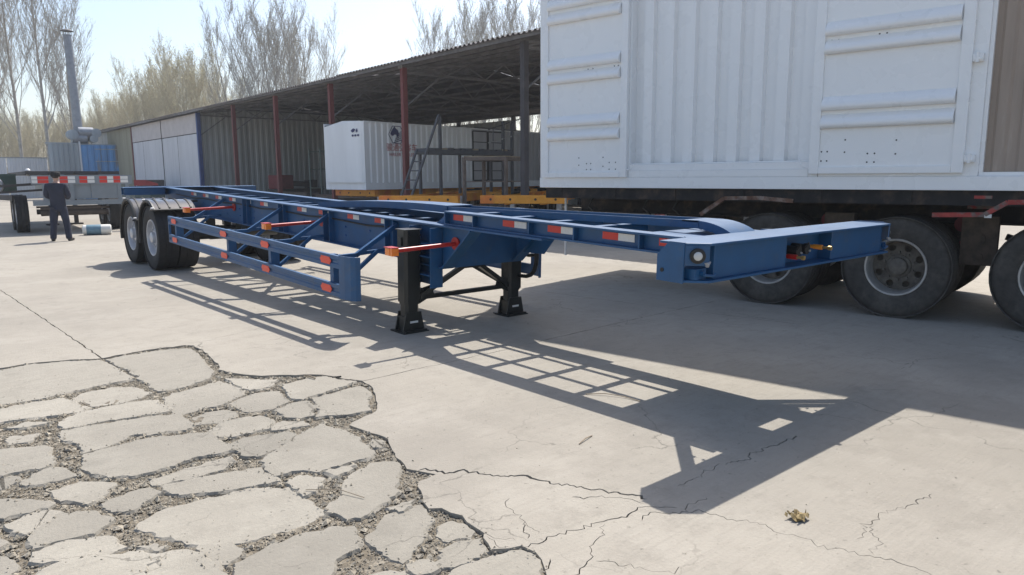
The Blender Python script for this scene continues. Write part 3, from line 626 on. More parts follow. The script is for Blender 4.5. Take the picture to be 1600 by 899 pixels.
fs += [(0, 3, 2, 1), (len(vs)-4, len(vs)-3, len(vs)-2, len(vs)-1)]
mb.add(vs, fs); TB(mb, 'curved_plate', smooth=40)
for x in (RX0+.001, RX1-.001):
    mb = MB(); poly = [(x, y, z-.010) for y, z in pr[1:]] + [(x, y+.03, z-.085) for y, z in pr[:0:-1]]
    for k in range(len(pr)-2):
        y0, z0 = pr[k+1]; y1, z1 = pr[k+2]
        mb.prism([(x-.005, y0, z0-.012), (x-.005, y1, z1-.012), (x-.005, y1+.02, z1-.062), (x-.005, y0+.02*(k > 0), z0-.056)], (.010, 0, 0))
    TB(mb, 'curved_side')
# ramp at the back end of the guide
mb = MB(); N = 12; vs = []; fs = []
for k in range(N+1):
    t = k/N; y = 3.96 + 3.0*t; z = 1.438 - .125*(t**1.5) + .012*sin(t*pi)
    vs += [(RX0-.02, y, z), (RX1+.02, y, z), (RX1+.02, y, z-.075), (RX1, y, z-.075), (RX1, y, z-.012), (RX0, y, z-.012), (RX0, y, z-.075), (RX0-.02, y, z-.075)]
for k in range(N):
    for j in range(8): fs.append((8*k+j, 8*k+(j+1) % 8, 8*k+8+(j+1) % 8, 8*k+8+j))
fs += [tuple(range(8)), tuple(8*N+j for j in range(8))]
mb.add(vs, fs); TB(mb, 'tunnel_ramp', smooth=40)

# front bolster
ZB, ZT = 1.283, 1.500
bol = MB()
for zz in (ZT-.014, ZB):
    bol.prism([(-1.235, .27, zz), (-1.235, .095, zz), (-1.135, 0, zz), (1.135, 0, zz), (1.235, .095, zz), (1.235, .27, zz)], (0, 0, .014))
bol.box(-1.05, -.302, .030, .042, ZB+.014, ZT-.014); bol.box(.302, 1.05, .030, .042, ZB+.014, ZT-.014)
bol.box(-.302, -.29, .030, .12, ZB+.014, ZT-.014); bol.box(.29, .302, .030, .12, ZB+.014, ZT-.014)
bol.box(-.29, .29, .118, .130, ZB+.014, ZT-.014)
bol.box(-1.05, 1.05, .228, .240, ZB+.014, ZT-.014)
for s in (-1, 1): bol.box(min(s*1.05, s*1.062), max(s*1.05, s*1.062), .030, .24, ZB+.014, ZT-.014)
bolster = TB(bol, 'front_bolster', bevel=.003)
for s in (-1, 1):
    e = MB(); e.prism([(s*1.235, .096, ZB-.004), (s*1.235, .274, ZB-.004), (s*1.235, .274, ZT-.075), (s*1.235, .195, ZT+.003), (s*1.235, .096, ZT+.003)], (s*.012, 0, 0))
    TB(e, 'end_plate', parent=bolster, bevel=.002)
    cn = Vector((s*.69, -.725, 0)); ct = Vector((s*.725, .69, 0))
    e = MB(); a_ = Vector((s*1.140, .006, 0)); b_ = Vector((s*1.236, .095, 0))
    e.prism([(a_.x, a_.y, ZB+.095), (b_.x, b_.y, ZB+.095), (b_.x, b_.y, ZT-.0145), (a_.x, a_.y, ZT-.0145)], tuple(-cn*.010)); TB(e, 'lamp_plate', parent=bolster)
    lc = (a_+b_)/2 + Vector((0, 0, 1.432)) + cn*.001
    def turned(pr_, nm, mt_, sm):
        e2 = MB(); vs = []; n2 = 20
        for r_, h_ in pr_:
            for k_ in range(n2):
                t_ = 2*pi*k_/n2; vs.append(lc + cn*h_ + ct*(r_*cos(t_)) + Vector((0, 0, r_*sin(t_))))
        e2.add(vs, [(q*n2+k_, q*n2+(k_+1) % n2, (q+1)*n2+(k_+1) % n2, (q+1)*n2+k_) for q in range(len(pr_)-1) for k_ in range(n2)]); TB(e2, nm, mt_, parent=bolster, smooth=sm)
    turned([(.0, 0), (.042, 0), (.042, .014), (.032, .018), (.0, .018)], 'marker_lamp_housing', 'rubber', 40)
    turned([(.024, .0185), (.022, .023), (.013, .026), (0, .027)], 'marker_lamp_lens', 'lens', 60)
    e = MB(); e.lathe([(0, 0), (.012, 0), (.012, s*.003), (0, s*.003)], 12, 'x', (s*1.2475, .235, 1.34)); TB(e, 'bolt_hole', 'rubber', parent=bolster)
    e = MB(); e.box(min(s*1.10, s*1.20), max(s*1.10, s*1.20), .05, .16, ZB+.016, ZB+.075); e.tube([(s*1.145, .03, ZB+.05), (s*1.145, -.02+.06, ZB+.05), (s*1.145, .2, ZB+.05)], .018, 8)
    TB(e, 'twist_lock', parent=bolster); e = MB(); e.tube([(s*1.16, .02, ZB+.045), (s*1.09, .012, ZB+.035), (s*1.07, .012, ZB+.045)], .008, 6); TB(e, 'lock_handle', parent=bolster)
    e = MB(); e.tube([(s*1.155, .012, ZB+.10), (s*1.12, .012, ZB+.115)], .016, 6, .004); TB(e, 'lock_pin', 'galv', parent=bolster)
    # triangular gusset frame behind the bolster end
    e = MB()
    def pl(poly): e.prism([(s*a, b_, ZB+.015) for a, b_ in poly], (0, 0, .012)); e.prism([(s*a, b_, ZT-.07) for a, b_ in poly], (0, 0, .012))
    pl([(.47, .66), (.47, .56), (.80, .272), (.91, .272)]); pl([(.47, .56), (.47, .37), (.50, .37), (.50, .5339)])
    e.bar((s*.47, .655, 1.355), (s*.905, .272, 1.355), .010, .115)
    TB(e, 'gusset')
# couplings in the recess of the bolster
def coupling(x, z, m, body, l):
    e = MB(); e.tube([(x, .117, z), (x, .06, z)], .012, 10); e.tube([(x, .06, z), (x, .0, z)], .016, 12); o_ = TB(e, 'air_coupling', body, parent=bolster, smooth=40)
    e = MB(); e.tube([(x, -.001, z), (x+.003, -.035*l, z)], .009, 10, .008); e.tube([(x+.003, -.035*l, z), (x+.003, -.055*l, z)], .014, 10); TB(e, 'coupling_nipple', m, parent=bolster, smooth=40)
coupling(-.215, 1.355, 'brass', 'red', .9)
coupling(.105, 1.395, 'brass', 'orange', 1.1)
for x, z in ((-.165, 1.388), (-.06, 1.395)):
    e = MB(); e.tube([(x, .117, z), (x, .035, z)], .030, 12); e.tube([(x, .034, z), (x, .014, z)], .036, 12); e.tube([(x-.03, .012, z+.01), (x-.035, -.01, z+.045)], .006, 6)
    TB(e, 'plug_socket', 'rubber', parent=bolster, smooth=40)
    e = MB(); e.tube([(x+.02, .013, z-.012), (x+.02, .004, z-.012)], .007, 6); TB(e, 'socket_clip', 'galv', parent=bolster)
# rear bolster
rb_ = MB(); rb_.box(-1.22, 1.22, 12.40, 12.62, 1.296, 1.308); rb_.box(-1.22, 1.22, 12.40, 12.62, 1.17, 1.182)
rb_.box(-1.22, -.52, 12.42, 12.432, 1.182, 1.296); rb_.box(.52, 1.22, 12.42, 12.432, 1.182, 1.296); rb_.box(-1.22, 1.22, 12.60, 12.612, 1.182, 1.296)
TB(rb_, 'rear_bolster')
for y in (9.35, 8.05):
    mb = MB(); mb.box(-1.2, -.52, y-.04, y+.04, 1.24, 1.26) if False else None
# landing legs
for s in (-1, 1):
    X = s*.66; Y = 3.74; g = (11-Y)*.0315
    mb = MB()
    c = .028
    def octo(hw, hd): return [(X-hw, Y-hd+c), (X-hw+c, Y-hd), (X+hw-c, Y-hd), (X+hw, Y-hd+c), (X+hw, Y+hd-c), (X+hw-c, Y+hd), (X-hw+c, Y+hd), (X-hw, Y+hd-c)]
    mb.prism([(a, b_, g+.30) for a, b_ in octo(.095, .085)], (0, 0, .71)); mb.prism([(a, b_, g+.28) for a, b_ in octo(.087, .075)], (0, 0, .02))
    mb.prism([(a, b_, g+.06) for a, b_ in octo(.078, .068)], (0, 0, .22))
    mb.box(X-.1, X+.1, Y-.09, Y+.09, g+1.0105, g+1.017)
    leg = TB(mb, 'landing_leg', 'black')
    mb = MB(); mb.box(X-.145, X+.145, Y-.13, Y+.13, g+.002, g+.014)
    for dy in (-.072, .072):
        mb.prism([(X-.125, Y+dy-.006, g+.014), (X+.125, Y+dy-.006, g+.014), (X+.085, Y+dy-.006, g+.20), (X-.085, Y+dy-.006, g+.20)], (0, .012, 0))
    for dx in (-.09, .078): mb.box(X+dx, X+dx+.012, Y-.065, Y+.065, g+.014, g+.16)
    mb.box(X-.125, X+.125, Y-.125, Y-.085, g+.014, g+.03)
    TB(mb, 'foot', 'black', parent=leg)
    mb = MB(); mb.box(X-.045, X+.045, Y-.0845, Y-.0805, g+.095, g+.115); TB(mb, 'foot_label', 'tape_white', parent=leg)
    mb = MB()
    for z in (.80, .88, .96):
        for dx in (-.05, .07): mb.tube([(X+dx, Y-.084, g+z), (X+dx, Y-.098, g+z)], .010, 6)
    mb.box(X+s*.096, X+s*.11, Y-.03, Y+.03, g+.86, g+.94)
    TB(mb, 'leg_bolt', 'black', parent=leg)
    mb = MB(); mb.bar((X-s*.10, Y, g+1.0), (s*.61, Y+.0, g+1.0), .25, .35); TB(mb, 'leg_flange', 'black', parent=leg) if False else None
gL = (11-3.74)*.0315
for s in (-1, 1):
    mb = MB(); mb.bar((s*.575, 3.70, gL+.34), (s*.09, 3.60, gL+.63), .05, .045); mb.prism([(s*.58, 3.69, gL+.27), (s*.58, 3.69, gL+.42), (s*.43, 3.69, gL+.45), (s*.40, 3.69, gL+.35)], (0, .01, 0)); TB(mb, 'leg_brace', 'black')
    mb = MB(); mb.bar((s*.56, 3.76, gL+.36), (s*.12, 4.30, .96), .04, .04); TB(mb, 'leg_brace', 'black')
mb = MB(); mb.bar((-.56, 3.72, gL+.33), (.56, 3.72, gL+.33), .05, .04); TB(mb, 'leg_tie_bar', 'black')
mb = MB(); mb.box(-.14, .14, 3.58, 3.62, gL+.60, gL+.68); TB(mb, 'brace_plate', 'black')
mb = MB(); mb.tube([(-.55, 3.80, gL+.86), (.55, 3.80, gL+.86)], .018, 8); TB(mb, 'drive_shaft', 'black', smooth=40)
mb = MB(); mb.prism([(.43, 3.50, .98), (.43, 3.50, 1.26), (.43, 2.75, 1.26), (.43, 2.98, 1.0)], (.012, 0, 0)); TB(mb, 'leg_support_plate')
mb = MB(); mb.tube([(.60, 3.46, 1.27), (.64, 3.38, 1.22), (.67, 3.355, 1.12), (.69, 3.36, .98), (.70, 3.38, .84), (.71, 3.42, .75), (.71, 3.47, .70), (.71, 3.54, .675), (.70, 3.62, .67), (.70, 3.68, .67)], .028, 10, .020); mb.tube([(.70, 3.38, .93), (.70, 3.50, .91), (.70, 3.68, .92)], .020, 8); TB(mb, 'crank_handle', 'black', smooth=40)
mb = MB(); mb.box(.10, .42, 3.82, 4.10, .82, 1.0); TB(mb, 'gear_box', 'black', bevel=.01)
# side guards
def guard(s):
    root = empty('side_guard', (0, 0, 0), 0, trailer)
    X = s*1.25; y0, y1 = 4.06, 9.62
    for z0, z1 in ((.862, .985), (.582, .705)):
        mb = MB(); xi = X - s*.035
        # formed channel rail with a shallow centre groove, outer face at X
        zc = (z0+z1)/2; prof = [(xi, z0), (X, z0), (X, zc-.022), (X-s*.010, zc-.014), (X-s*.010, zc+.014), (X, zc+.022), (X, z1), (xi, z1), (xi, z1-.004), (X-s*.014, z1-.004), (X-s*.014, z0+.004), (xi, z0+.004)]
        mb.prism([(a, y0, b_) for a, b_ in prof], (0, y1-y0, 0)); TB(mb, 'guard_rail', parent=root)
        for y in (4.33, 5.86, 7.22, 9.35):
            mb = MB(); mb.box(min(X+s*.0005, X+s*.005), max(X+s*.0005, X+s*.005), y-.095, y+.095, zc-.036, zc+.036)
            mb.prism([(X+s*.0005, y-.095, zc-.02), (X+s*.0005, y-.115, zc-.012), (X+s*.0005, y-.115, zc+.012), (X+s*.0005, y-.095, zc+.02)], (s*.0045, 0, 0)); mb.prism([(X+s*.0005, y+.095, zc-.02), (X+s*.0005, y+.115, zc-.012), (X+s*.0005, y+.115, zc+.012), (X+s*.0005, y+.095, zc+.02)], (s*.0045, 0, 0))
            TB(mb, 'orange_reflector', 'tape_org', parent=root)
    for y in (4.28, 5.82, 7.18, 9.40):
        mb = MB(); mb.box(min(X-s*.036, X-s*.09), max(X-s*.036, X-s*.09), y-.035, y+.035, .585, .982); mb.box(min(X-s*.091, X-s*.14), max(X-s*.091, X-s*.14), y-.03, y+.03, .60, .97); TB(mb, 'guard_post', parent=root)
    for yy, ym, dr in ((y0, 3.80, -1), (y1, 9.78, 1)):
        mb = MB(); mb.prism([(X, yy+dr*.001, .575), (X-s*.006, 3.96, .575), (X-s*.025, 3.87, .575), (X-s*.055, 3.83, .575), (X-s*.10, 3.815, .575), (X-s*.10, 3.827, .575), (X-s*.062, 3.842, .575), (X-s*.036, 3.88, .575), (X-s*.018, 3.96, .575), (X-s*.012, yy+dr*.001, .575)], (0, 0, .418)) if dr < 0 else mb.box(min(X, X-s*.03), max(X, X-s*.03), yy+.001, yy+.03, .582, .985)
        TB(mb, 'guard_end_plate', parent=root)
    return root
for s in (-1, 1): guard(s)
for s in (-1, 1):
    for y in (4.28, 5.82, 7.18, 9.40):
        mb = MB()
        mb.bar((s*1.15, y, .945), (s*.93, y, .952), .042, .042); mb.bar((s*.95, y, .945), (s*.46, y, 1.235), .042, .042)
        mb.bar((s*1.13, y-.02, .66), (s*.70, y-.02, .985), .036, .036); mb.bar((s*.92, y+.01, .96), (s*.53, y+.01, .985), .036, .034)
        TB(mb, 'guard_brace')
# side marker lamps on red outriggers
for s in (-1, 1):
    for y in (3.24, 6.02, 9.00):
        mb = MB(); mb.tube([(s*.455, y, 1.137), (s*1.15, y, 1.115)], .020, 10); mb.tube([(s*.455, y, 1.137), (s*.470, y, 1.137)], .062, 12); mb.box(min(s*1.12, s*1.205), max(s*1.12, s*1.205), y-.075, y+.055, 1.148, 1.153); mb.box(min(s*1.118, s*1.124), max(s*1.118, s*1.124), y-.05, y+.05, 1.075, 1.148)
        arm = TB(mb, 'lamp_outrigger', 'red', smooth=40)
        mb = MB(); mb.box(min(s*1.125, s*1.195), max(s*1.125, s*1.195), y-.07, y-.035, 1.078, 1.147); mb.box(min(s*1.135, s*1.185), max(s*1.135, s*1.185), y-.076, y-.0705, 1.088, 1.112); mb.box(min(s*1.135, s*1.185), max(s*1.135, s*1.185), y-.076, y-.0705, 1.116, 1.140); mb.box(min(s*1.125, s*1.20), max(s*1.125, s*1.20), y-.0345, y+.04, 1.08, 1.145); TB(mb, 'side_marker_lamp', 'amber', parent=arm, bevel=.004)
# running gear
AX = (10.72, 12.03); R_T = .527
tm = tyre_mb(); rm = rim_mb(-.045)
t_o = r_o = None
for ya in AX:
    zc = R_T + .012 - (ya-11)*.0315 + .0
    mb = MB(); mb.tube([(-.62, ya, zc), (.62, ya, zc)], .075, 12); mb.tube([(-.30, ya, zc), (.30, ya, zc)], .085, 12); TB(mb, 'axle', 'black', smooth=40)
    for s in (-1, 1):
        for x, fl in ((s*1.105, s < 0), (s*.775, s > 0)):
            w = empty('wheel', (x, ya-11, zc), 0 if fl else pi, trailer)
            if t_o is None: t_o = tm.build('tyre', 'tyre', w, smooth=35); r_o = rm.build('rim', 'rim', w, smooth=35)
            else: copy_of(t_o, w); copy_of(r_o, w)
        mb = MB(); mb.bar((s*.45, ya-.55, .80), (s*.45, ya, .70), .08, .05); mb.bar((s*.45, ya, .70), (s*.45, ya+.55, .80), .08, .05); mb.box(s*.45-.06, s*.45+.06, ya-.62, ya-.5, .72, .90); mb.box(s*.45-.06, s*.45+.06, ya-.06, ya+.06, zc+.08, .74); TB(mb, 'leaf_spring', 'black')
mb = MB(); mb.tube([(-.30, 9.3, .78), (.30, 9.3, .78)], .14, 16); TB(mb, 'air_tank', 'black', smooth=40)
for s in (-1, 1): # fenders: ribbed arcs over each wheel
    for ya in AX:
        zc = R_T - (ya-11)*.0315; r = .64; mb = MB(); N = 15; a0, a1 = radians(28), radians(192); vs = []; fs = []
        if ya < 11: a0, a1 = radians(52), radians(192)
        xs = sorted((s*.62, s*1.26)); 
        if ya < 11: sgn = 1
        for k in range(N+1):
            a = a0 + (a1-a0)*k/N; yy = ya - 0 + r*cos(pi-a)*-1; zz = zc + r*sin(a)
            yy = ya + r*cos(a)*-1
            vs += [(xs[0], yy, zz), (xs[1], yy, zz), (xs[1], ya-(r-.014)*cos(a), zc+(r-.014)*sin(a)), (xs[0], ya-(r-.014)*cos(a), zc+(r-.014)*sin(a))]
        for k in range(N):
            b0 = 4*k; b1 = b0+4; fs += [(b0, b0+1, b1+1, b1), (b0+3, b1+3, b1+2, b0+2), (b0, b1, b1+3, b0+3), (b0+1, b0+2, b1+2, b1+1)]
        fs += [(0, 3, 2, 1), tuple(len(vs)-4+j for j in range(4))]
        mb.add(vs, fs); fd = TB(mb, 'fender', 'fender', smooth=40)
        # rolled side lip
        mb = MB()
        for xx in (s*1.262,):
            pts = [(xx, ya-(r-.02)*cos(a0+(a1-a0)*k/18), zc+(r-.02)*sin(a0+(a1-a0)*k/18)) for k in range(19)]
            mb.tube(pts, .026, 6)
        TB(mb, 'fender_lip', 'rubber', parent=fd, smooth=50)
        for fr in (.10, .36, .62, .86):
            xx = s*(.62+.64*fr); mb = MB(); aa = [a0+.05+(radians(150)-a0)*k/12 for k in range(13)]
            for k in range(12): mb.bar((xx, ya-(r+.004)*cos(aa[k]), zc+(r+.004)*sin(aa[k])), (xx, ya-(r+.004)*cos(aa[k+1]), zc+(r+.004)*sin(aa[k+1])), .024, .014, (0, -cos(aa[k]), sin(aa[k])))
            TB(mb, 'fender_strap', 'rubber', parent=fd)
        for a in (a0+.04, radians(100)):
            mb = MB(); mb.tube([(s*1.265, ya-(r+.0)*cos(a), zc+(r+.0)*sin(a)), (s*1.31, ya-(r+.0)*cos(a), zc+(r+.0)*sin(a))], .020, 6); TB(mb, 'strap_bolt', 'galv', parent=fd)
        mb = MB(); a = a0; mb.tube([(s*.55, ya-r*cos(a), zc+r*sin(a)-.01), (s*1.33, ya-r*cos(a), zc+r*sin(a)-.01)], .016, 6); TB(mb, 'fender_edge_bar', 'rubber', parent=fd)
        mb = MB(); mb.tube([(s*.5, ya-.1, zc+r-.03), (s*1.29, ya-.1, zc+r-.03)], .02, 8); TB(mb, 'fender_arm', 'black', parent=fd)

# ------------------------------------------------------------------ box truck trailer on the right
TA = math.asin(.152)
def TK(name, label, cat, group=None):
    o_ = empty(name, (3.66, 0, 0), TA); return tag(o_, label, cat, group)
S0, S1 = -6.5, 5.63
box = TK('box_body', 'big white box body with two ribbed side doors and a corrugated wall between them', 'container')
mb = MB(); mb.box(-.015, 2.5, S0, S1, 1.35, 1.49); mb.box(-.024, -.0155, S0, 1.02, 1.35, 1.486)
mb.box(-.0152, .05, 1.80, 4.12, 1.491, 1.575); mb.box(.0, .05, 1.80, 4.12, 1.576, 1.655); mb.box(.02, .06, 1.80, 4.12, 1.656, 1.672)
mb.build('floor_frame', 'white', box, bevel=.004)
mb = MB(); mb.box(.0, .14, 5.545, S1, 1.491, 5.0); mb.box(.0, .15, 4.119, 4.20, 1.491, 5.0); mb.box(.0, .15, 1.70, 1.802, 1.491, 5.0); mb.box(-.012, .05, .31, 1.69, 1.491, 1.54); mb.box(.0, .08, .185, .33, 1.491, 5.0); mb.box(.0, .08, S0, S0+.1, 1.491, 5.0)
mb.box(.0, .08, S0+.101, S1, 5.001, 5.1); mb.build('corner_post', 'white', box, bevel=.004)
mb = MB(); mb.box(.082, 2.5, S0, S1-.0, 5.101, 5.12); mb.box(2.42, 2.5, S0, S1, 1.491, 5.1); mb.build('roof', 'white', box)
mb = MB(); corrug(mb, (2.41, S1-.02, 1.50), (-1, 0, 0), (0, 0, 1), 2.33, 3.6, .28, .04, (0, -1, 0)); mb.build('end_wall', 'white', box)
mb = MB(); corrug(mb, (.135, 4.12, 1.672), (0, -1, 0), (0, 0, 1), 2.32, 3.33, .29, .06, (-1, 0, 0), .43); mb.build('corrugated_panel', 'white', box)
mb = MB(); corrug(mb, (.10, .18, 1.53), (0, -1, 0), (0, 0, 1), 6.5, 3.47, .20, .02, (-1, 0, 0)); mb.build('beige_panel', 'beige', box)
mb = MB(); mb.box(.03, .10, S0, .183, 1.491, 1.528); mb.box(.035, .10, .150, .1845, 1.529, 5.0); mb.build('panel_frame', 'white', box)
def door(y0, y1, zb, hol):
    zt = 4.95; mb = MB(); bw = .105; xo = -.055
    mb.box(xo, -.002, y0, y0+bw, zb, zt); mb.box(xo, -.002, y1-bw, y1, zb, zt); mb.box(xo, -.002, y0+bw+.0005, y1-bw-.0005, zb, zb+.075); mb.box(xo, -.002, y0+bw+.0005, y1-bw-.0005, zt-.08, zt)
    d = mb.build('side_door', 'white', box, bevel=.006)
    mb = MB(); mb.box(-.032, -.012, y0+bw-.002, y1-bw+.002, zb+.07, zt-.07); mb.build('door_panel', 'white', d)
    for zc in (2.06, 2.25, 2.84, 3.03, 3.64, 3.83, 4.42, 4.61):
        mb = MB(); N = 8; vs = []
        prof = [(-.0325, zc-.052), (-.075, zc-.055), (-.096, zc-.040), (-.104, zc-.015), (-.098, zc+.015), (-.072, zc+.055), (-.0325, zc+.095)]
        n = len(prof)
        a, c = y0+bw+.0, y1-bw-.0
        vs = [(x, a+.008, z) for x, z in prof] + [(x, c-.008, z) for x, z in prof]
        mb.add(vs, [(i, i+1, n+i+1, n+i) for i in range(n-1)] + [tuple(range(n)), tuple(range(2*n-1, n-1, -1))])
        mb.build('door_rib', 'white', d, smooth=50)
    mb = MB()
    for sy, sz in hol:
        mb.lathe([(.009, -.0335), (.0, -.0335)], 8, 'x', (0, sy, sz))
    mb.build('bolt_hole', 'seam', d)
    return d
hl = [(a, z) for a in (4.32, 4.42) for z in (1.60, 1.69)] + [(a, z) for a in (4.72, 4.79) for z in (1.60, 1.68)] + [(4.92, 1.66), (4.92, 1.76), (4.52, 1.64), (4.52, 1.76)] + [(a, 2.94) for a in (4.3, 4.36, 4.7, 4.78)]
hr = [(a, z) for a in (1.60, 1.66) for z in (1.66, 1.76)] + [(a, z) for a in (1.12, 1.19) for z in (1.64, 1.73)] + [(1.42, 1.75), (1.42, 1.88), (.92, 1.72), (.92, 1.86)] + [(a, z) for a, z in ((1.55, 2.93), (1.62, 2.93), (1.08, 2.94), (1.15, 2.94))]
door(4.145, 5.555, 1.49, hl); dR = door(.305, 1.785, 1.52, hr)
for z in (1.66, 2.61, 3.56, 4.5):
    mb = MB(); mb.box(-.058, -.002, .215, .303, z-.035, z+.035); mb.tube([(-.062, .262, z-.045), (-.062, .262, z+.045)], .017, 8); mb.box(-.075, -.0585, .225, .29, z-.022, z-.004); mb.build('hinge', 'white', box)
for a, c in (((4.15, 1.60), (3.98, 1.70)), ((1.80, 1.60), (1.90, 1.72))):
    mb = MB(); pts = [(-.06-.02*sin(k/8*pi), a[0]+(c[0]-a[0])*k/8, a[1]+(c[1]-a[1])*k/8-.05*sin(k/8*pi)) for k in range(9)]; mb.tube(pts, .006, 6); mb.build('tie_wire', 'white', box, smooth=50)

ch = TK('truck_chassis', 'grimy dark semi trailer chassis with big dusty wheels under the white box body', 'trailer')
for x in (.72, 1.72):
    mb = ibeam(x, -8, 5.4, .98, 1.345, .14); mb.build('chassis_beam', 'chassis', ch)
for y in [5.3, 4.4, 3.5, 2.6, 1.7, .8, -.1, -1.0, -2.0, -3.0]:
    mb = MB(); mb.box(.02, 2.46, y-.05, y+.05, 1.22, 1.343); mb.build('cross_bearer', 'chassis', ch)
mb = MB(); mb.box(.03, .06, -8, 5.55, 1.20, 1.347); mb.build('side_rail', 'chassis', ch)
tm2 = tyre_mb(.535, .30); rm2 = rim_mb(.05, .30, 8, .034, 2); t2 = r2 = None
AXT = (2.225, .855, -.52, -1.9)
for ya in AXT:
    mb = MB(); mb.tube([(.3, ya, .53), (2.2, ya, .53)], .08, 12); mb.tube([(1.0, ya, .53), (1.5, ya, .53)], .17, 14); mb.build('axle', 'chassis', ch, smooth=40)
    for x, fl in ((.15, 1), (.49, 0), (2.01, 1), (2.35, 0)):
        w = empty('wheel', (x, ya, .537), 0 if fl else pi, ch)
        if t2 is None: t2 = tm2.build('tyre', 'tyre_old', w, smooth=35); r2 = rm2.build('rim', ['hub', 'rim_lip'], w, smooth=35)
        else: copy_of(t2, w); copy_of(r2, w)
    mb = MB(); mb.bar((.72, ya-.5, .86), (.72, ya, .70), .09, .06); mb.bar((.72, ya, .70), (.72, ya+.5, .86), .09, .06); mb.build('leaf_spring', 'chassis', ch)
for (pts, mt) in (([(3.10, 1.03), (2.79, 1.235), (2.36, 1.245)], 'rust'), ([(2.355, 1.245), (1.96, 1.215)], 'rust'), ([(.55, 1.10), (.10, 1.115), (-.08, 1.24), (-.9, 1.26)], 'rust_red'), ([(-1.3, 1.08), (-1.45, 1.24), (-2.3, 1.25)], 'rust')):
    mb = MB()
    for a, c in zip(pts, pts[1:]): mb.bar((.04, a[0], a[1]), (.04, c[0], c[1]), .05, .045)
    mb.build('mudguard_bracket', mt, ch)
for ya in (.17, -1.2, 1.54):
    mb = MB(); mb.box(.34, .46, ya-.16, ya+.16, .58, 1.08); mb.lathe([(0, -.02), (.06, -.02), (.06, .0)], 12, 'x', (.34, ya, .85)); mb.lathe([(0, -.015), (.03, -.015), (.03, .0)], 10, 'x', (.34, ya-.02, .67)); mb.build('suspension_bracket', 'brown', ch)
for ya in (.36, -1.0, 1.74):
    mb = MB(); mb.tube([(.62, ya, .98), (.86, ya+.02, .98)], .085, 14); mb.build('brake_chamber', 'machine_red', ch, smooth=40); mb = MB(); mb.box(.6, .66, ya-.03, ya+.02, .60, .80); mb.build('brake_lever', 'machine_red', ch); mb = MB(); mb.box(.6, .64, ya-.36, ya-.26, .575, .64); mb.build('brake_bracket', 'machine_red', ch, smooth=40)
mb = MB(); mb.box(.30, .60, .03, .29, 1.16, 1.20); mb.build('bracket_strip', 'rust_red', ch); mb = MB(); mb.box(.028, .034, .05, .20, 1.27, 1.30); mb.build('tail_bracket', 'rust_red', ch)
mb = MB(); mb.box(.02, .026, .04, .10, 1.085, 1.12); mb.build('tape_patch', 'tape_white', ch)
mb = MB(); mb.tube([(.25, 5.35, 1.2), (.25, 5.35, .35)], .018, 8); mb.build('hanging_strap', 'tape_white', ch)
for k, y in enumerate((4.9, 4.0, 3.55)):
    mb = MB(); mb.tube([(.3, y, 1.2), (.26, y+.05, 1.08), (.3, y-.05, .98), (.36, y-.03, .85)], .014, 6); mb.build('air_hose', 'rubber', ch, smooth=50)
mb = MB(); mb.box(1.0, 1.6, 3.2, 4.1, .66, 1.0); mb.build('tool_box', 'chassis', ch, bevel=.01)
mb = MB(); mb.tube([(1.05, 3.0, .75), (1.05, 4.5, .75)], .16, 14); mb.build('air_tank', 'chassis', ch, smooth=40)

# ------------------------------------------------------------------ open shed
shed = empty('open_shed', (9, 30, 0)); tag(shed, 'long open fronted shed with corrugated roof and red steel posts along the yard', 'shed')
def SB(mb, name, m, parent=None, **k): return mb.build(name, m, parent or shed, shift=(-9, -30, 0), **k)
YS0, YS1 = 7.5, 69.0; XF, XB = 9.0, 23.0; EV = 5.12
def roofz(x): return EV + (.12*(x-XF) if x < 16 else .12*7 - .16*(x-16))
for k in range(12): # roof sheets, edges uneven
    y0 = YS0 + k*(YS1-YS0)/12; y1 = YS0 + (k+1)*(YS1-YS0)/12; mb = MB(); dz = random.uniform(-.03, .03); ex = random.uniform(-.08, .05)
    n = 24; vs = []; fs = []; p = (y1-y0)/n
    prof = []
    for i in range(n): prof += [(y0+i*p, 0), (y0+i*p+p*.3, 0), (y0+i*p+p*.5, .05), (y0+i*p+p*.8, .05)]
    prof.append((y1+.02, 0))
    xs = [XF-.45+ex, 16, XB+.4]
    for yy, h in prof:
        for x in xs: vs.append((x, yy, roofz(x)+h+dz+.14))
    for i in range(len(prof)-1):
        for j in range(2): fs.append((3*i+j, 3*i+3+j, 3*i+4+j, 3*i+1+j))
    mb.add(vs, fs); SB(mb, 'roof_sheet', 'shed_roof')
mb = MB()
mb.bar((XF-.36, YS0, EV+.06), (XF-.36, YS1, EV+.06), .05, .12); SB(mb, 'eave_beam', 'purlin')
for k in range(15):
    x = XF + .3 + k*.98; mb = MB(); mb.bar((x, YS0, roofz(x)+.07), (x, YS1, roofz(x)+.07), .06, .10); SB(mb, 'purlin', 'purlin')
PY = [(12.9, 'post_dark'), (19.0, 'post_red'), (24.32, 'post_red'), (29.65, 'post_red'), (34.9, 'post_red'), (40.4, 'post_blue'), (47.6, 'seam'), (54.95, 'post_red'), (68.4, 'post_dark'), (8.2, 'post_red')]
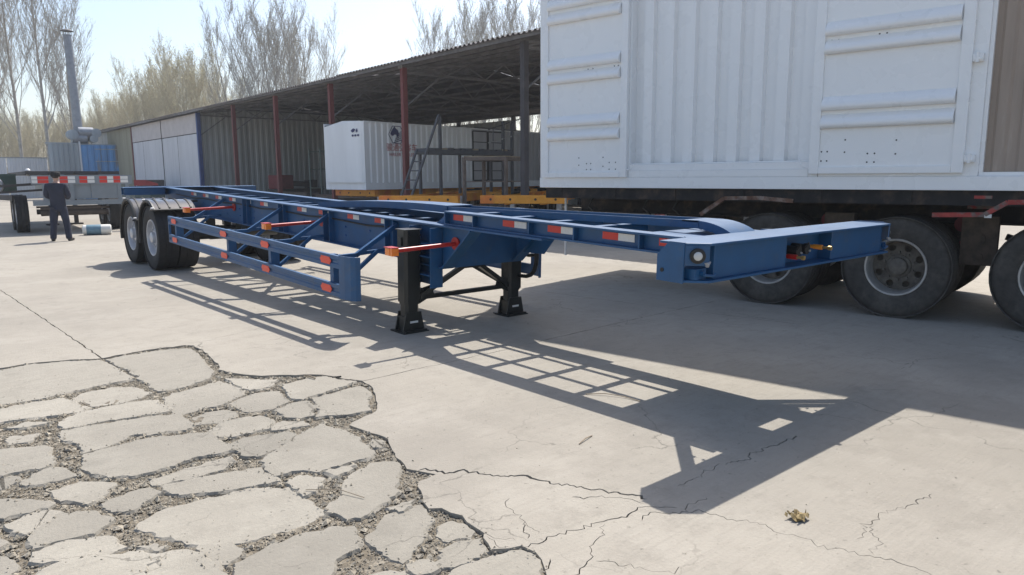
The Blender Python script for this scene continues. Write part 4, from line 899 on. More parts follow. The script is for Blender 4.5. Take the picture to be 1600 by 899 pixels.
for y, m in PY:
    hw = .10 if m == 'post_blue' else (.045 if m == 'seam' else .085)
    mb = MB(); mb.box(XF-hw, XF+hw, y-hw, y+hw, 0, EV-.005); SB(mb, 'post', m)
    if y < 41:
        mb = MB()  # truss: bottom chord, top chords and web members
        mb.bar((XF, y, EV-.15), (XB, y, EV-.15), .07, .07)
        for (xa, xb) in ((XF, 16), (16, XB)): mb.bar((xa, y, roofz(xa)-.02), (xb, y, roofz(xb)-.02), .07, .07)
        for i in range(8):
            xa = XF + i*1.75; xm_ = xa+.875; mb.bar((xa, y, EV-.13), (xm_, y, roofz(xm_)-.03), .04, .04); mb.bar((xm_, y, roofz(xm_)-.03), (xa+1.75, y, EV-.13), .04, .04)
        mb.bar((XF, y, EV-1.3), (XF+1.5, y, EV-.2), .05, .05)
        SB(mb, 'truss', 'purlin')
        mb = MB(); mb.box(XB-.1, XB+.1, y-.1, y+.1, 0, EV-.2); SB(mb, 'rear_post', 'post_dark')
mb = MB(); mb.box(XF-.17, XF-.09, 19.0-.07, 19.07, EV-.03, EV+.13); SB(mb, 'eave_bracket', 'galv')
# partition, rear wall and the closed bay
mb = MB(); corrug(mb, (XF+.15, 40.6, 0), (1, 0, 0), (0, 0, 1), 13.8, EV+.25, .33, .05, (0, -1, 0)); SB(mb, 'partition_wall', 'shed_wall')
mb = MB(); corrug(mb, (XB+.1, 30, 0), (0, 1, 0), (0, 0, 1), 39, 4.7, .33, .05, (-1, 0, 0)); SB(mb, 'rear_wall', 'shed_wall')
mb = MB(); corrug(mb, (XB+.1, 7.5, 0), (0, 1, 0), (0, 0, 1), 22.5, 3.9, .33, .05, (-1, 0, 0)); SB(mb, 'rear_wall', 'shed_wall')
mb = MB(); corrug(mb, (XF, 54.9, 0), (0, 1, 0), (0, 0, 1), 7.6, EV, .33, .05, (-1, 0, 0)); SB(mb, 'front_wall', 'shed_green')
mb = MB(); corrug(mb, (XF, 62.5, 0), (0, 1, 0), (0, 0, 1), 6.5, EV, .33, .05, (-1, 0, 0)); mb.box(XF-.08, XF-.02, 62.5, 69, 3.95, 4.05); SB(mb, 'front_wall', 'shed_wall')
for y0, y1 in ((40.58, 47.5), (47.7, 54.8)):
    mb = MB(); mb.box(XF-.05, XF+.05, y0, y1, 4.03, EV-.02); SB(mb, 'door_header', 'door_band')
    ym = (y0+y1)/2 + (.3 if y0 < 45 else .9)
    for a, c in ((y0, ym-.035), (ym+.035, y1)):
        mb = MB(); corrug(mb, (XF-.03, a, .05), (0, 1, 0), (0, 0, 1), c-a, 3.93, .42, .018, (-1, 0, 0)); SB(mb, 'door_leaf', 'door_white')
        mb = MB(); mb.box(XF-.045, XF+.0, a, c, 3.985, 4.022); SB(mb, 'door_rail', 'seam')
mb = MB(); mb.box(XF+.06, XF+.08, 40.6, 54.9, 0, 4.03); SB(mb, 'door_backing', 'seam')

# white container in the shed, on a dark chassis
CA = radians(9); CO = Vector((8.74, 21.33, 0)); ca = Vector((cos(CA), sin(CA), 0)); cb = Vector((-sin(CA), cos(CA), 0))
cont = empty('white_container', CO, CA); tag(cont, 'white corrugated container with horse emblem parked under the open shed', 'container')
z0, z1 = 1.05, 3.52
mb = MB(); mb.box(0, 12.2, 0, 2.44, z0, z0+.26); mb.build('base_frame', 'white_old', cont)
mb = MB(); corrug(mb, (.02, .01, z0+.261), (1, 0, 0), (0, 0, 1), 5.6, z1-z0-.30, .285, .045, (0, 1, 0)); mb.build('side_wall', 'white_old', cont)
mb = MB(); corrug(mb, (7.62, .01, z0+.261), (1, 0, 0), (0, 0, 1), 4.56, z1-z0-.30, .285, .045, (0, 1, 0)); mb.build('side_wall', 'grey_cont', cont)
mb = MB(); mb.box(5.62, 7.62, .03, .06, z0+.261, z1-.04); mb.build('door_bay', 'grey_cont', cont)
for a in (5.70, 6.66):
    mb = MB()
    for p, q in (((a, z0+.3), (a+.9, z0+.3)), ((a, z1-.12), (a+.9, z1-.12)), ((a, z0+.3), (a, z1-.12)), ((a+.9, z0+.3), (a+.9, z1-.12))): mb.bar((p[0], .015, p[1]), (q[0], .015, q[1]), .045, .045, (0, 1, 0))
    for zz in (.7, 1.1, 1.5, 1.9): mb.bar((a+.05, .018, z0+zz), (a+.85, .018, z0+zz), .03, .02, (0, 1, 0))
    mb.build('door_frame', 'seam', cont)
mb = MB(); mb.box(.0, 12.2, .0, .05, z1-.045, z1); mb.box(.0, 12.2, 2.39, 2.44, z1-.4, z1); mb.add([(0, 0, z1+.001), (12.2, 0, z1+.001), (12.2, 1.22, z1+.07), (0, 1.22, z1+.07), (12.2, 2.44, z1-.10), (0, 2.44, z1-.10)], [(0, 1, 2, 3), (3, 2, 4, 5)]); mb.build('roof', 'white_old', cont)
mb = MB(); mb.add([(0, 0, z0+.261), (-.06, .15, z0+.261), (-.06, 2.29, z0+.261), (0, 2.44, z0+.261), (0, 0, z1-.02), (-.04, .15, z1), (-.02, 1.22, z1+.05), (-.04, 2.29, z1-.12), (0, 2.44, z1-.2)], [(0, 1, 5, 4), (1, 2, 7, 6, 5), (2, 3, 8, 7)]); mb.box(.1, 12.1, 2.38, 2.42, z0+.261, z1-.12); mb.build('end_wall', 'white_old', cont)
def text_mesh(body, size, name, m, parent, mtx, ext=.002):
    cu = bpy.data.curves.new(name, 'FONT'); cu.body = body; cu.size = size; cu.align_x = 'CENTER'; cu.extrude = ext; cu.resolution_u = 2
    t = bpy.data.objects.new(name+'_tmp', cu); col.objects.link(t)
    bpy.context.view_layer.update(); dg = bpy.context.evaluated_depsgraph_get()
    me = bpy.data.meshes.new_from_object(t.evaluated_get(dg)); bpy.data.objects.remove(t)
    me.materials.clear(); me.materials.append(M[m]); me.name = name
    o_ = bpy.data.objects.new(name, me); col.objects.link(o_); o_.parent = parent; o_.matrix_local = mtx; return o_
FR = Matrix.Rotation(pi/2, 4, 'X')
text_mesh('骏通弘客车', .31, 'lettering', 'print_red', cont, Matrix.Translation((1.78, -.002, z0+1.45)) @ FR)
text_mesh('HAILER TRAILER', .175, 'lettering', 'print_red', cont, Matrix.Translation((1.78, -.002, z0+1.24)) @ FR)
def emblem(cx, cz, s, tf, parent):
    mb = MB(); out = [(cos(radians(60*k)), sin(radians(60*k))*.93) for k in range(6)]
    for k in range(6):
        a = out[k]; b_ = out[(k+1) % 6]
        mb.prism([tf(cx+a[0]*s, cz+a[1]*s), tf(cx+b_[0]*s, cz+b_[1]*s), tf(cx+b_[0]*s*.93, cz+b_[1]*s*.93), tf(cx+a[0]*s*.93, cz+a[1]*s*.93)], tf.n)
    head = [(-.75, .05), (-.60, .35), (-.35, .62), (-.22, .80), (-.15, .62), (.15, .45), (.28, .15), (.25, -.10), (.05, -.25), (-.05, .0), (-.25, .02), (-.40, -.10), (-.55, -.12)]
    mb.prism([tf(cx+a*s, cz+b_*s) for a, b_ in head], tf.n)
    for k in range(5):
        y = -.78+.16*k
        mb.prism([tf(cx+(-.40+.10*k)*s, cz+(y)*s), tf(cx+.72*s, cz+(y+.30+.05*k)*s), tf(cx+.74*s, cz+(y+.40+.05*k)*s), tf(cx+(-.36+.10*k)*s, cz+(y+.08)*s)], tf.n)
    mb.build('horse_emblem', 'navy', parent)
class TF1:
    n = Vector((0, .003, 0))
    def __call__(s, a, b_): return (a, -.004, b_)
class TF2:
    n = Vector((.003, 0, 0))
    def __call__(s, a, b_): return (-.066, a, b_)
emblem(1.52, z0+2.03, .40, TF1(), cont)
mb = MB(); tf = TF2()
for poly in ([(.55, .10), (.70, .02), (.60, -.05), (.50, -.02), (.42, .06)], [(.40, .02), (.32, .10), (.30, -.02), (.38, -.06)]): mb.prism([tf(a, z0+2.12+b_) for a, b_ in poly], tf.n)
for k in range(3): mb.box(-.066, -.062, .22+.16*k, .32+.16*k, z0+1.93, z0+2.0)
mb.build('end_emblem', 'navy', cont)

def chassis_frame(name, label, cat, loc, rz, L, z, W=2.4, col_='yellow', axles=(1.4, 2.7)):
    r = empty(name, loc, rz); tag(r, label, cat)
    for y in (-.5, .5):
        mb = ibeam(0, 0, 1, 0, 1); mb = MB(); mb.box(.1, L, y-.07, y+.07, z-.02, z); mb.box(.1, L, y-.07, y+.07, z-.26, z-.24); mb.box(.1, L, y-.01, y+.01, z-.24, z-.02); mb.build('long_beam', col_, r)
    for x in (0, L*.45, L):
        mb = MB(); mb.box(x-.10, x+.099, -W/2, W/2, z-.225, z+.002) ; mb.build('cross_beam', col_, r, bevel=.01)
        mb = MB()
        for yy in (-.9, -.35, .35, .9): mb.lathe([(0, -.004), (.035, -.004), (.035, 0)], 10, 'x', (x-.10, yy, z-.11))
        mb.build('bolt_hole', 'seam', r)
    for x in axles:
        for y in (-1.0, 1.0):
            w = empty('wheel', (L-x, y, .5), pi/2 if y < 0 else -pi/2, r)
            w.rotation_euler = (0, 0, pi/2 if y < 0 else -pi/2); copy_of(t_o, w); copy_of(r_o, w)
    for y in (-.7, .7):
        mb = MB(); mb.box(1.6, 1.75, y-.07, y+.07, .02, z-.05); mb.box(1.5, 1.85, y-.15, y+.15, 0, .02); mb.build('stand_leg', 'galv', r)
    return r
chassis_frame('container_chassis', 'yellow chassis carrying the white container with horse emblem', 'trailer', CO + ca*.5 + cb*1.22, CA, 11.4, 1.03)
chassis_frame('yellow_chassis', 'orange yellow trailer frame behind the blue trailer, below the ladder platform', 'trailer', (7.0, 15.2, 0), radians(36), 11.0, .98)
chassis_frame('yellow_chassis', 'orange yellow trailer frame nearest the big white box, beside the dark shed post', 'trailer', (8.6, 12.5, 0), radians(36), 11.0, 1.0)

# ladder platform and stand
pf = empty('ladder_platform', (9.0, 17, 0)); tag(pf, 'dark steel work platform with ladder and handrails in front of the shed container', 'scaffold')
def PB(mb, name, m='steel_dark', **k): return mb.build(name, m, pf, shift=(-9, -17, 0), **k)
for y, top in ((16.9, 3.45), (17.5, 2.36)):
    mb = MB(); x0 = 7.45; sl_ = .43; mb.bar((x0, y, 0), (x0+sl_*top, y, top), .05, .08, (0, 1, 0)); PB(mb, 'ladder_rail')
for k in range(8):
    z = .25 + .29*k; mb = MB(); mb.tube([(7.45+.43*z, 16.92, z), (7.45+.43*z, 17.48, z)], .018, 6); PB(mb, 'rung')
mb = MB(); mb.box(8.5, 12.0, 16.85, 17.6, 2.22, 2.36); PB(mb, 'deck_frame')
for k in range(14):
    mb = MB(); mb.box(8.5+k*.25, 8.5+k*.25+.21, 16.84, 17.62, 2.362, 2.40+random.uniform(0, .03)); PB(mb, 'deck_plank', 'wood' if k % 5 == 2 else 'steel_dark')
for x, y, t in ((8.95, 16.88, 3.4), (8.62, 17.55, 2.36), (11.55, 16.88, 3.35), (11.95, 16.88, 3.3), (11.55, 17.55, 2.36), (10.2, 17.55, 2.36)):
    mb = MB(); mb.box(x-.04, x+.04, y-.04, y+.04, 0, t); PB(mb, 'platform_post')
for a, c in (((10.9, 16.86, 3.05), (12.6, 16.86, 3.55)), ((10.9, 16.86, 2.62), (12.3, 16.86, 2.95)), ((10.3, 16.86, 3.1), (12.4, 16.86, 3.05)), ((11.1, 16.86, 2.4), (11.1, 16.86, 3.1))):
    mb = MB(); mb.tube([a, c], .022, 6); PB(mb, 'handrail', 'galv' if a[2] == 2.62 else 'steel_dark')
st = empty('work_stand', (10, 15.6, 0)); tag(st, 'brown rusty work stand with a plank top beside the ladder platform', 'stand')
def WB(mb, name, m='steel_rust', **k): return mb.build(name, m, st, shift=(-10, -15.6, 0), **k)
c4 = [(9.15, 15.9), (10.0, 14.9), (11.25, 15.5), (10.4, 16.5)]
for x, y in c4:
    mb = MB(); mb.box(x-.045, x+.045, y-.045, y+.045, 0, 2.1); WB(mb, 'stand_leg')
for k in range(4):
    a = c4[k]; c = c4[(k+1) % 4]
    mb = MB(); mb.bar((a[0], a[1], 2.05), (c[0], c[1], 2.05), .05, .10); WB(mb, 'top_rail')
    mb = MB(); mb.bar((a[0], a[1], 1.35), (c[0], c[1], 1.35), .03, .03); mb.bar((a[0], a[1], .6), (c[0], c[1], .6), .03, .03); WB(mb, 'tie_bar')
mb = MB(); mb.prism([(x, y, 2.102) for x, y in c4], (0, 0, .035)); WB(mb, 'plank_top', 'wood')

# things standing in the shed
sc_ = empty('pipe_scaffold', (12.0, 31, 0)); tag(sc_, 'pale green pipe scaffold frame standing inside the open shed', 'scaffold')
for y in (30, 31.2):
    for x in (11.2, 12.4, 13.6):
        mb = MB(); mb.tube([(x, y, 0), (x, y, 2.9)], .03, 6); mb.build('pipe_upright', 'steel_green', sc_, shift=(-12, -31, 0))
    for z in (1.0, 1.9, 2.75):
        mb = MB(); mb.tube([(11.2, y, z), (13.6, y, z)], .025, 6); mb.build('pipe_ledger', 'steel_green', sc_, shift=(-12, -31, 0))
def machine(name, label, loc, rz, m1, m2, s=1.0):
    r = empty(name, loc, rz); tag(r, label, 'machine')
    mb = MB(); mb.box(-1.4*s, 1.4*s, -.45*s, .45*s, .35*s, .8*s); mb.build('machine_bed', m1, r, bevel=.03)
    mb = MB(); mb.box(-1.3*s, -.5*s, -.5*s, .5*s, .801*s, 1.5*s); mb.build('machine_head', m2, r, bevel=.05)
    mb = MB(); mb.tube([(-.5*s, 0, 1.1*s), (1.2*s, 0, 1.0*s)], .14*s, 12); mb.box(.9*s, 1.25*s, -.3*s, .3*s, .801*s, 1.25*s); mb.build('machine_arm', m1, r, smooth=40)
    for x in (-1.1, 1.1):
        mb = MB(); mb.box(x*s-.2*s, x*s+.2*s, -.4*s, .4*s, 0, .349*s); mb.build('machine_foot', m2, r)
    return r
machine('workshop_machine', 'dark bulky machine inside the shed by the partition wall', (13.2, 37.5, 0), .3, 'machine', 'machine_red', 1.1)
machine('workshop_machine', 'dull red low machine inside the shed left of the white container', (12.6, 27.5, 0), .9, 'machine_red', 'machine', .8)
machine('workshop_machine', 'dull green low machine with a dark head in front of the white shed doors', (7.6, 46.0, 0), pi/2+.1, 'machine_green', 'machine', .95)

for nm_, (x_, y_), lab_ in (('steel_stack', (11.2, 34.4), 'low stack of dark steel sections on the shed floor behind the green pipe scaffold'), ('steel_stack', (10.6, 26.0), 'low stack of rusty steel sections by the shed post left of the white container')):
    r = empty(nm_, (x_, y_, 0), .2); tag(r, lab_, 'steel stack')
    for k in range(4):
        for q in range(5 - k % 2):
            z_ = .12 + .17*k; xo_ = -.5 + .24*q + .1*(k % 2) + random.uniform(-.02, .02); l_ = random.uniform(1.6, 2.4)
            mb = MB(); mb.box(xo_, xo_+.15, -l_, l_, z_, z_+.012); mb.box(xo_+.07, xo_+.08, -l_, l_, z_+.012, z_+.13); mb.box(xo_, xo_+.15, -l_, l_, z_+.13, z_+.142); mb.build('steel_section', 'machine' if (k+q) % 3 else 'steel_rust', r)
    for y_b in (-1.2, 1.2):
        mb = MB(); mb.box(-.6, .8, y_b-.06, y_b+.06, 0, .118); mb.build('timber_bearer', 'wood', r)
# ------------------------------------------------------------------ grey trailer at the back left, seen from behind
gt = empty('grey_trailer', (-.25, 21.4, 0), -.05); tag(gt, 'grey trailer seen from behind with red and white reflective bars across its tail', 'trailer')
mb = MB(); mb.box(-1.25, 1.25, 0, .1, 1.36, 1.62); mb.build('tail_beam', 'grey_paint', gt)
xx = -1.24
for k, (w, m) in enumerate([(.14, 'w'), (.26, 'r'), (.10, 'g'), (.16, 'w'), (.20, 'r'), (.18, 'w'), (.10, 'g'), (.20, 'r'), (.18, 'w'), (.12, 'g'), (.20, 'r'), (.16, 'w'), (.18, 'r'), (.20, 'w')]):
    if m != 'g':
        for zz in (1.40, 1.50):
            mb = MB(); mb.box(xx+.002, xx+w-.002, -.004, -.0005, zz, zz+.085); mb.build('red_tape' if m == 'r' else 'white_tape', 'tape_red' if m == 'r' else 'tape_white', gt)
    xx += w
mb = MB(); mb.box(-.90, -.30, .03, .06, .92, 1.359); mb.box(.18, .85, .03, .06, .95, 1.359); mb.box(-.295, .175, .06, .09, .95, 1.359); mb.build('tail_panel', 'grey_paint', gt)
mb = MB(); mb.box(-1.25, 1.45, -.02, .10, .78, .915); mb.build('bumper_bar', 'grey_paint', gt)
mb = MB(); mb.prism([(1.30, .02, 1.30), (1.95, .02, 1.30), (1.95, .02, 1.36), (1.62, .02, 1.47), (1.30, .02, 1.47)], (0, .05, 0)); mb.build('red_bracket', 'machine_red', gt); mb = MB(); mb.box(1.2, 2.3, .2, .3, 1.05, 1.28); mb.build('side_beam', 'blue_dark', gt)
for x in (-.95, -.3, .9, 1.1):
    mb = MB(); mb.box(x-.05, x+.05, .0, .09, .916, 1.358); mb.build('bumper_post', 'grey_paint', gt)
for k in range(4):
    mb = MB(); mb.box(-1.35+k*.60, -1.35+k*.60+.55, .15+.1*k, 8.0, 1.64, 1.73); mb.build('deck_beam', 'machine', gt)
for y in (1.2, 2.5):
    mb = MB(); mb.tube([(-1.0, y, .52), (1.0, y, .52)], .08, 10); mb.bar((-1.0, y, .66), (1.0, y, .66), .1, .06); mb.build('axle', 'steel_rust', gt)
    for x, fl in ((-1.62, 1), (.72, 1)):
        w = empty('wheel', (x+.15, y, .527), 0 if fl else pi, gt); copy_of(t_o, w); copy_of(r_o, w)
for x in (-.5, .5):
    mb = MB(); mb.box(x-.06, x+.06, .1, 8, 1.1, 1.635); mb.build('long_beam', 'grey_paint', gt)
for x in (-.45, .25):
    mb = MB(); mb.box(x-.06, x+.06, 4.4, 4.52, .05, 1.1); mb.box(x-.18, x+.18, 4.3, 4.6, 0, .05); mb.build('landing_leg', 'machine', gt)
dt = empty('dark_trailer', (-2.7, 22.5, 0), .12); tag(dt, 'dark green trailer front with a coiled hose at the far left behind the standing man', 'trailer')
mb = MB(); mb.box(-2.2, 1.0, .0, .12, 1.15, 1.60); mb.box(-2.2, 1.0, -.03, .15, 1.601, 1.66); mb.build('front_beam', 'machine_green', dt)
mb = MB(); mb.bar((-2.2, -.2, 1.15), (2.1, -.5, 1.42), .05, .07); mb.bar((-2.2, -.25, .98), (1.7, -.5, 1.22), .05, .06); mb.build('draw_bar', 'machine', dt)
mb = MB(); mb.lathe([(.19+.05*cos(2*pi*k/8), .05*sin(2*pi*k/8)) for k in range(8)], 20, 'y', (.45, -.06, 1.34), True); mb.build('coiled_hose', 'galv', dt, smooth=60)
mb = MB(); mb.tube([(1.32, .05, 1.6), (1.32, .05, 1.72)], .05, 8); mb.lathe([(.0, .06), (.05, .04), (.07, 0), (.05, -.04), (0, -.06)], 10, 'z', (1.32, .05, 1.76)); mb.build('lamp_knob', 'tape_white', dt, smooth=50)
mb = MB(); mb.box(-2.2, -2.0, .2, 3.0, .2, 1.0); mb.build('under_frame', 'machine', dt); mb = MB(); mb.box(.9, 1.05, .2, 3.0, .9, 1.05); mb.build('under_frame', 'machine', dt); mb = MB(); mb.box(-.2, .0, .2, .4, 0, 1.05); mb.build('under_frame', 'machine', dt)

# drum
dm = empty('plastic_drum', (-.28, 20.0, .0), -.25); dm.scale = (.82, .82, .82); tag(dm, 'white and blue plastic drum lying on its side on the yard near the trailer wheels', 'drum')
mb = MB(); mb.lathe([(0, -.42), (.13, -.42), (.165, -.39), (.17, -.30)], 20, 'x', (0, 0, .172)); mb.build('drum_end', 'drum_white', dm, smooth=40); mb = MB(); mb.lathe([(.17, .12), (.17, .30), (.165, .39), (.13, .42), (.12, .40), (0, .40)], 20, 'x', (0, 0, .172)); mb.build('drum_end', 'drum_white', dm, smooth=40)
mb = MB(); mb.lathe([(.1705, -.30), (.172, -.29), (.172, .11), (.1705, .12)], 20, 'x', (0, 0, .172)); mb.build('drum_band', 'drum_blue', dm, smooth=40)

# ------------------------------------------------------------------ boiler shed, chimney, fence
bs = empty('boiler_shed', (6.5, 60, 0), -.12); tag(bs, 'small boiler shed with weathered grey side and blue corrugated front below the chimney', 'shed')
mb = MB(); corrug(mb, (-1.95, 0, 0), (1, 0, 0), (0, 0, 1), 1.95, 4.05, .30, .05, (0, -1, 0)); mb.box(-2.1, .05, -.08, .02, 4.05, 4.15); mb.build('side_wall', 'tank_grey', bs)
mb = MB(); corrug(mb, (.12, -.05, 0), (1, 0, 0), (0, 0, 1), 2.55, 4.0, .42, .05, (0, -1, 0)); mb.build('front_wall', 'tank_blue', bs)
mb = MB(); mb.box(-.0, .115, -.12, .1, 0, 4.25); mb.build('corner_post', 'fence', bs)
mb = MB(); mb.box(-2.0, 2.7, .06, 3, 4.0, 4.08); mb.box(2.58, 2.66, .061, 3, 0, 3.99); mb.build('roof', 'tank_grey', bs)
for z in (1.0, 1.9, 2.8, 3.7):
    mb = MB(); mb.bar((1.0, -.125, z), (2.6, -.125, z), .04, .05, (0, 0, 1)); mb.build('wall_batten', 'tank_grey', bs)
chim = empty('chimney_stack', (6.75, 61, 0)); tag(chim, 'tall grey sheet steel chimney with a flat rain cap rising beside the shed', 'chimney')
zs = [4.9, 6.1, 7.35, 8.6, 9.9, 12.0]
for k in range(5):
    dx0 = -.45*(zs[k]-4.9)/7.1; dx1 = -.45*(zs[k+1]-4.9)/7.1; r0_ = .32 - .010*k; mb = MB()
    mb.tube([(dx0*.3, 0, zs[k]), (dx1*.3, 0, zs[k+1]-.04)], r0_, 16, r0_-.005); mb.tube([(dx1*.3, 0, zs[k+1]-.06), (dx1*.3, 0, zs[k+1])], r0_+.025, 16); mb.build('chimney_section', 'chimney', chim, smooth=40)
mb = MB(); mb.lathe([(0, .16), (.30, .12), (.44, .02), (.44, 0), (0, .0)], 16, 'z', (-.14, 0, 12.25)); mb.build('rain_cap', 'steel_dark', chim, smooth=40)
mb = MB()
for a in (0, 2.1, 4.2): mb.bar((-.14+.28*cos(a), .28*sin(a), 11.98), (-.14+.28*cos(a), .28*sin(a), 12.27), .03, .03)
mb.build('cap_stay', 'steel_dark', chim)
mb = MB(); mb.box(-.5, .5, -.5, .5, 0, 4.9); mb.build('chimney_base', 'chimney', chim)
for k, (x, z, r_) in enumerate(((-.55, 4.75, .35), (.35, 4.95, .38), (1.0, 4.9, .33), (-.1, 4.5, .35), (.8, 4.45, .28))):
    mb = MB(); mb.lathe([(0, -.5), (r_, -.48), (r_*1.02, 0), (r_, .48), (0, .5)], 14, 'x' if k % 2 else 'y', (x, -.6, z)); mb.build('flue_duct', 'chimney' if k % 2 else 'tank_grey', chim, smooth=40)
fn = empty('yard_fence', (0, 66, 0)); tag(fn, 'pale corrugated sheet fence closing the yard at the far left', 'fence')
for k in range(9):
    mb = MB(); corrug(mb, (-19+k*2.7, 0, 0), (1, 0, 0), (0, 0, 1), 2.66, 3.1+random.uniform(-.03, .03), .19, .03, (0, -1, 0)); mb.build('fence_panel', 'fence', fn)
mb = MB(); mb.box(-19, 5.3, -.05, .02, 3.13, 3.2); mb.build('fence_rail', 'tank_grey', fn)

# ------------------------------------------------------------------ person
def skin(name, joints, edges, m, parent, sub=2, root=0):
    me = bpy.data.meshes.new(name); me.from_pydata([j[0] for j in joints], edges, []); me.materials.append(M[m])
    o_ = bpy.data.objects.new(name, me); col.objects.link(o_); o_.parent = parent
    md = o_.modifiers.new('skin', 'SKIN'); md.use_smooth_shade = True
    for i, j in enumerate(joints):
        me.skin_vertices[0].data[i].radius = j[1] if isinstance(j[1], tuple) else (j[1], j[1])
        me.skin_vertices[0].data[i].use_root = (i == root)
    s_ = o_.modifiers.new('sub', 'SUBSURF'); s_.levels = sub; s_.render_levels = sub
    return o_
man = empty('person', (-1.37, 18.40, 0), -2.25); tag(man, 'person in a dark navy work suit and black cap standing with back turned, feet apart', 'person')
# local frame: +y is where the man looks
man.rotation_euler = (0, 0, YAW - pi/2 + .25); man.scale = (.95, .95, .95)
J = [((0, 0, .94), .10), ((0, -.01, 1.12), .10), ((0, -.015, 1.30), .11), ((0, -.01, 1.44), .085), ((0, .0, 1.52), .05), ((0, .015, 1.60), .075), ((0, .02, 1.68), .08),
     ((.17, -.02, 1.42), .055), ((.245, .0, 1.16), .042), ((.14, .20, 1.10), .033), ((.08, .27, 1.13), .028),
     ((-.17, -.02, 1.42), .055), ((-.24, .0, 1.16), .042), ((-.13, .20, 1.10), .033), ((-.07, .27, 1.13), .028),
     ((.10, 0, .88), .08), ((.15, .01, .48), .055), ((.19, -.02, .09), .04), ((.22, .10, .04), .035),
     ((-.10, 0, .88), .08), ((-.14, .01, .48), .055), ((-.18, -.02, .09), .04), ((-.22, .10, .04), .035)]
E_ = [(0,1),(1,2),(2,3),(3,4),(4,5),(5,6),(3,7),(7,8),(8,9),(9,10),(3,11),(11,12),(12,13),(13,14),(0,15),(15,16),(16,17),(17,18),(0,19),(19,20),(20,21),(21,22)]
# fingers, five on each hand, curled round a small phone
for hx, hi in ((1, 10), (-1, 14)):
    bx_, by_, bz_ = J[hi][0]
    for k in range(4):
        i0 = len(J); J.append(((bx_-hx*.03, by_+.02, bz_+.03-.018*k), .010)); J.append(((bx_-hx*.065, by_+.035, bz_+.035-.018*k), .009)); J.append(((bx_-hx*.085, by_+.015, bz_+.037-.018*k), .008))
        E_ += [(hi, i0), (i0, i0+1), (i0+1, i0+2)]
    i0 = len(J); J.append(((bx_-hx*.01, by_-.02, bz_+.05), .011)); J.append(((bx_-hx*.03, by_-.02, bz_+.08), .009)); E_ += [(hi, i0), (i0, i0+1)]
skin('body', J, E_, 'skin', man, 2)
JJ = [((0, .0, .74), (.205, .15)), ((0, .0, .86), (.20, .145)), ((0, -.01, 1.05), (.19, .135)), ((0, -.02, 1.25), (.205, .14)), ((0, -.02, 1.40), (.185, .12)), ((0, -.01, 1.48), (.085, .08)),
      ((.20, -.02, 1.42), .085), ((.262, -.01, 1.16), .072), ((.17, .17, 1.10), .055), ((-.20, -.02, 1.42), .085), ((-.255, -.01, 1.16), .072), ((-.16, .17, 1.10), .055)]
skin('jacket', JJ, [(0,1),(1,2),(2,3),(3,4),(4,5),(4,6),(6,7),(7,8),(4,9),(9,10),(10,11)], 'cloth', man, 2)
JT = [((0, 0, .98), (.16, .125)), ((.10, 0, .82), (.105, .115)), ((.15, .015, .48), .085), ((.185, -.02, .10), .078), ((.188, -.02, .05), .08), ((-.10, 0, .82), (.105, .115)), ((-.14, .015, .48), .085), ((-.178, -.02, .10), .078), ((-.18, -.02, .05), .08)]
skin('trousers', JT, [(0,1),(1,2),(2,3),(3,4),(0,5),(5,6),(6,7),(7,8)], 'cloth2', man, 2)
for s in (-1, 1):
    skin('shoe', [((s*.185, -.06, .045), .045), ((s*.195, .04, .045), .05), ((s*.22, .15, .038), .042), ((s*.228, .20, .035), .030)], [(0,1),(1,2),(2,3)], 'shoe', man, 2, 1)
skin('hair', [((0, -.025, 1.60), .070), ((0, -.018, 1.66), .092), ((0, -.01, 1.70), .092)], [(0,1),(1,2)], 'hair', man, 2)
mb = MB(); mb.lathe([(.104, 1.655), (.112, 1.70), (.108, 1.745), (.085, 1.775), (.0, 1.785)], 20, 'z', (0, .01, 0))
mb.prism([(-.085, .085, 1.665), (.085, .085, 1.665), (.07, .17, 1.65), (.0, .195, 1.645), (-.07, .17, 1.65)], (0, 0, .012)); mb.build('cap', 'cap', man, smooth=50)
skin('ear', [((.088, .015, 1.62), .014), ((.092, .012, 1.645), .018)], [(0,1)], 'skin', man, 1); skin('ear', [((-.088, .015, 1.62), .014), ((-.092, .012, 1.645), .018)], [(0,1)], 'skin', man, 1)
skin('nose', [((0, .10, 1.635), .012), ((0, .118, 1.60), .016)], [(0,1)], 'skin', man, 1)
mb = MB(); mb.box(-.028, .028, .088, .096, 1.562, 1.570); mb.box(-.045, -.018, .086, .098, 1.637, 1.647); mb.box(.018, .045, .086, .098, 1.637, 1.647); mb.build('eyes_and_mouth', 'hair', man)
mb = MB(); mb.box(-.04, .04, .285, .295, 1.09, 1.24); ph = mb.build('mobile_phone', 'rubber'); ph.matrix_world = Matrix.Translation((-1.37, 18.40, 0)) @ Matrix.Rotation(YAW-pi/2+.25, 4, 'Z') @ Matrix.Scale(.95, 4); tag(ph, 'small black mobile phone held in front of the person in navy', 'phone')

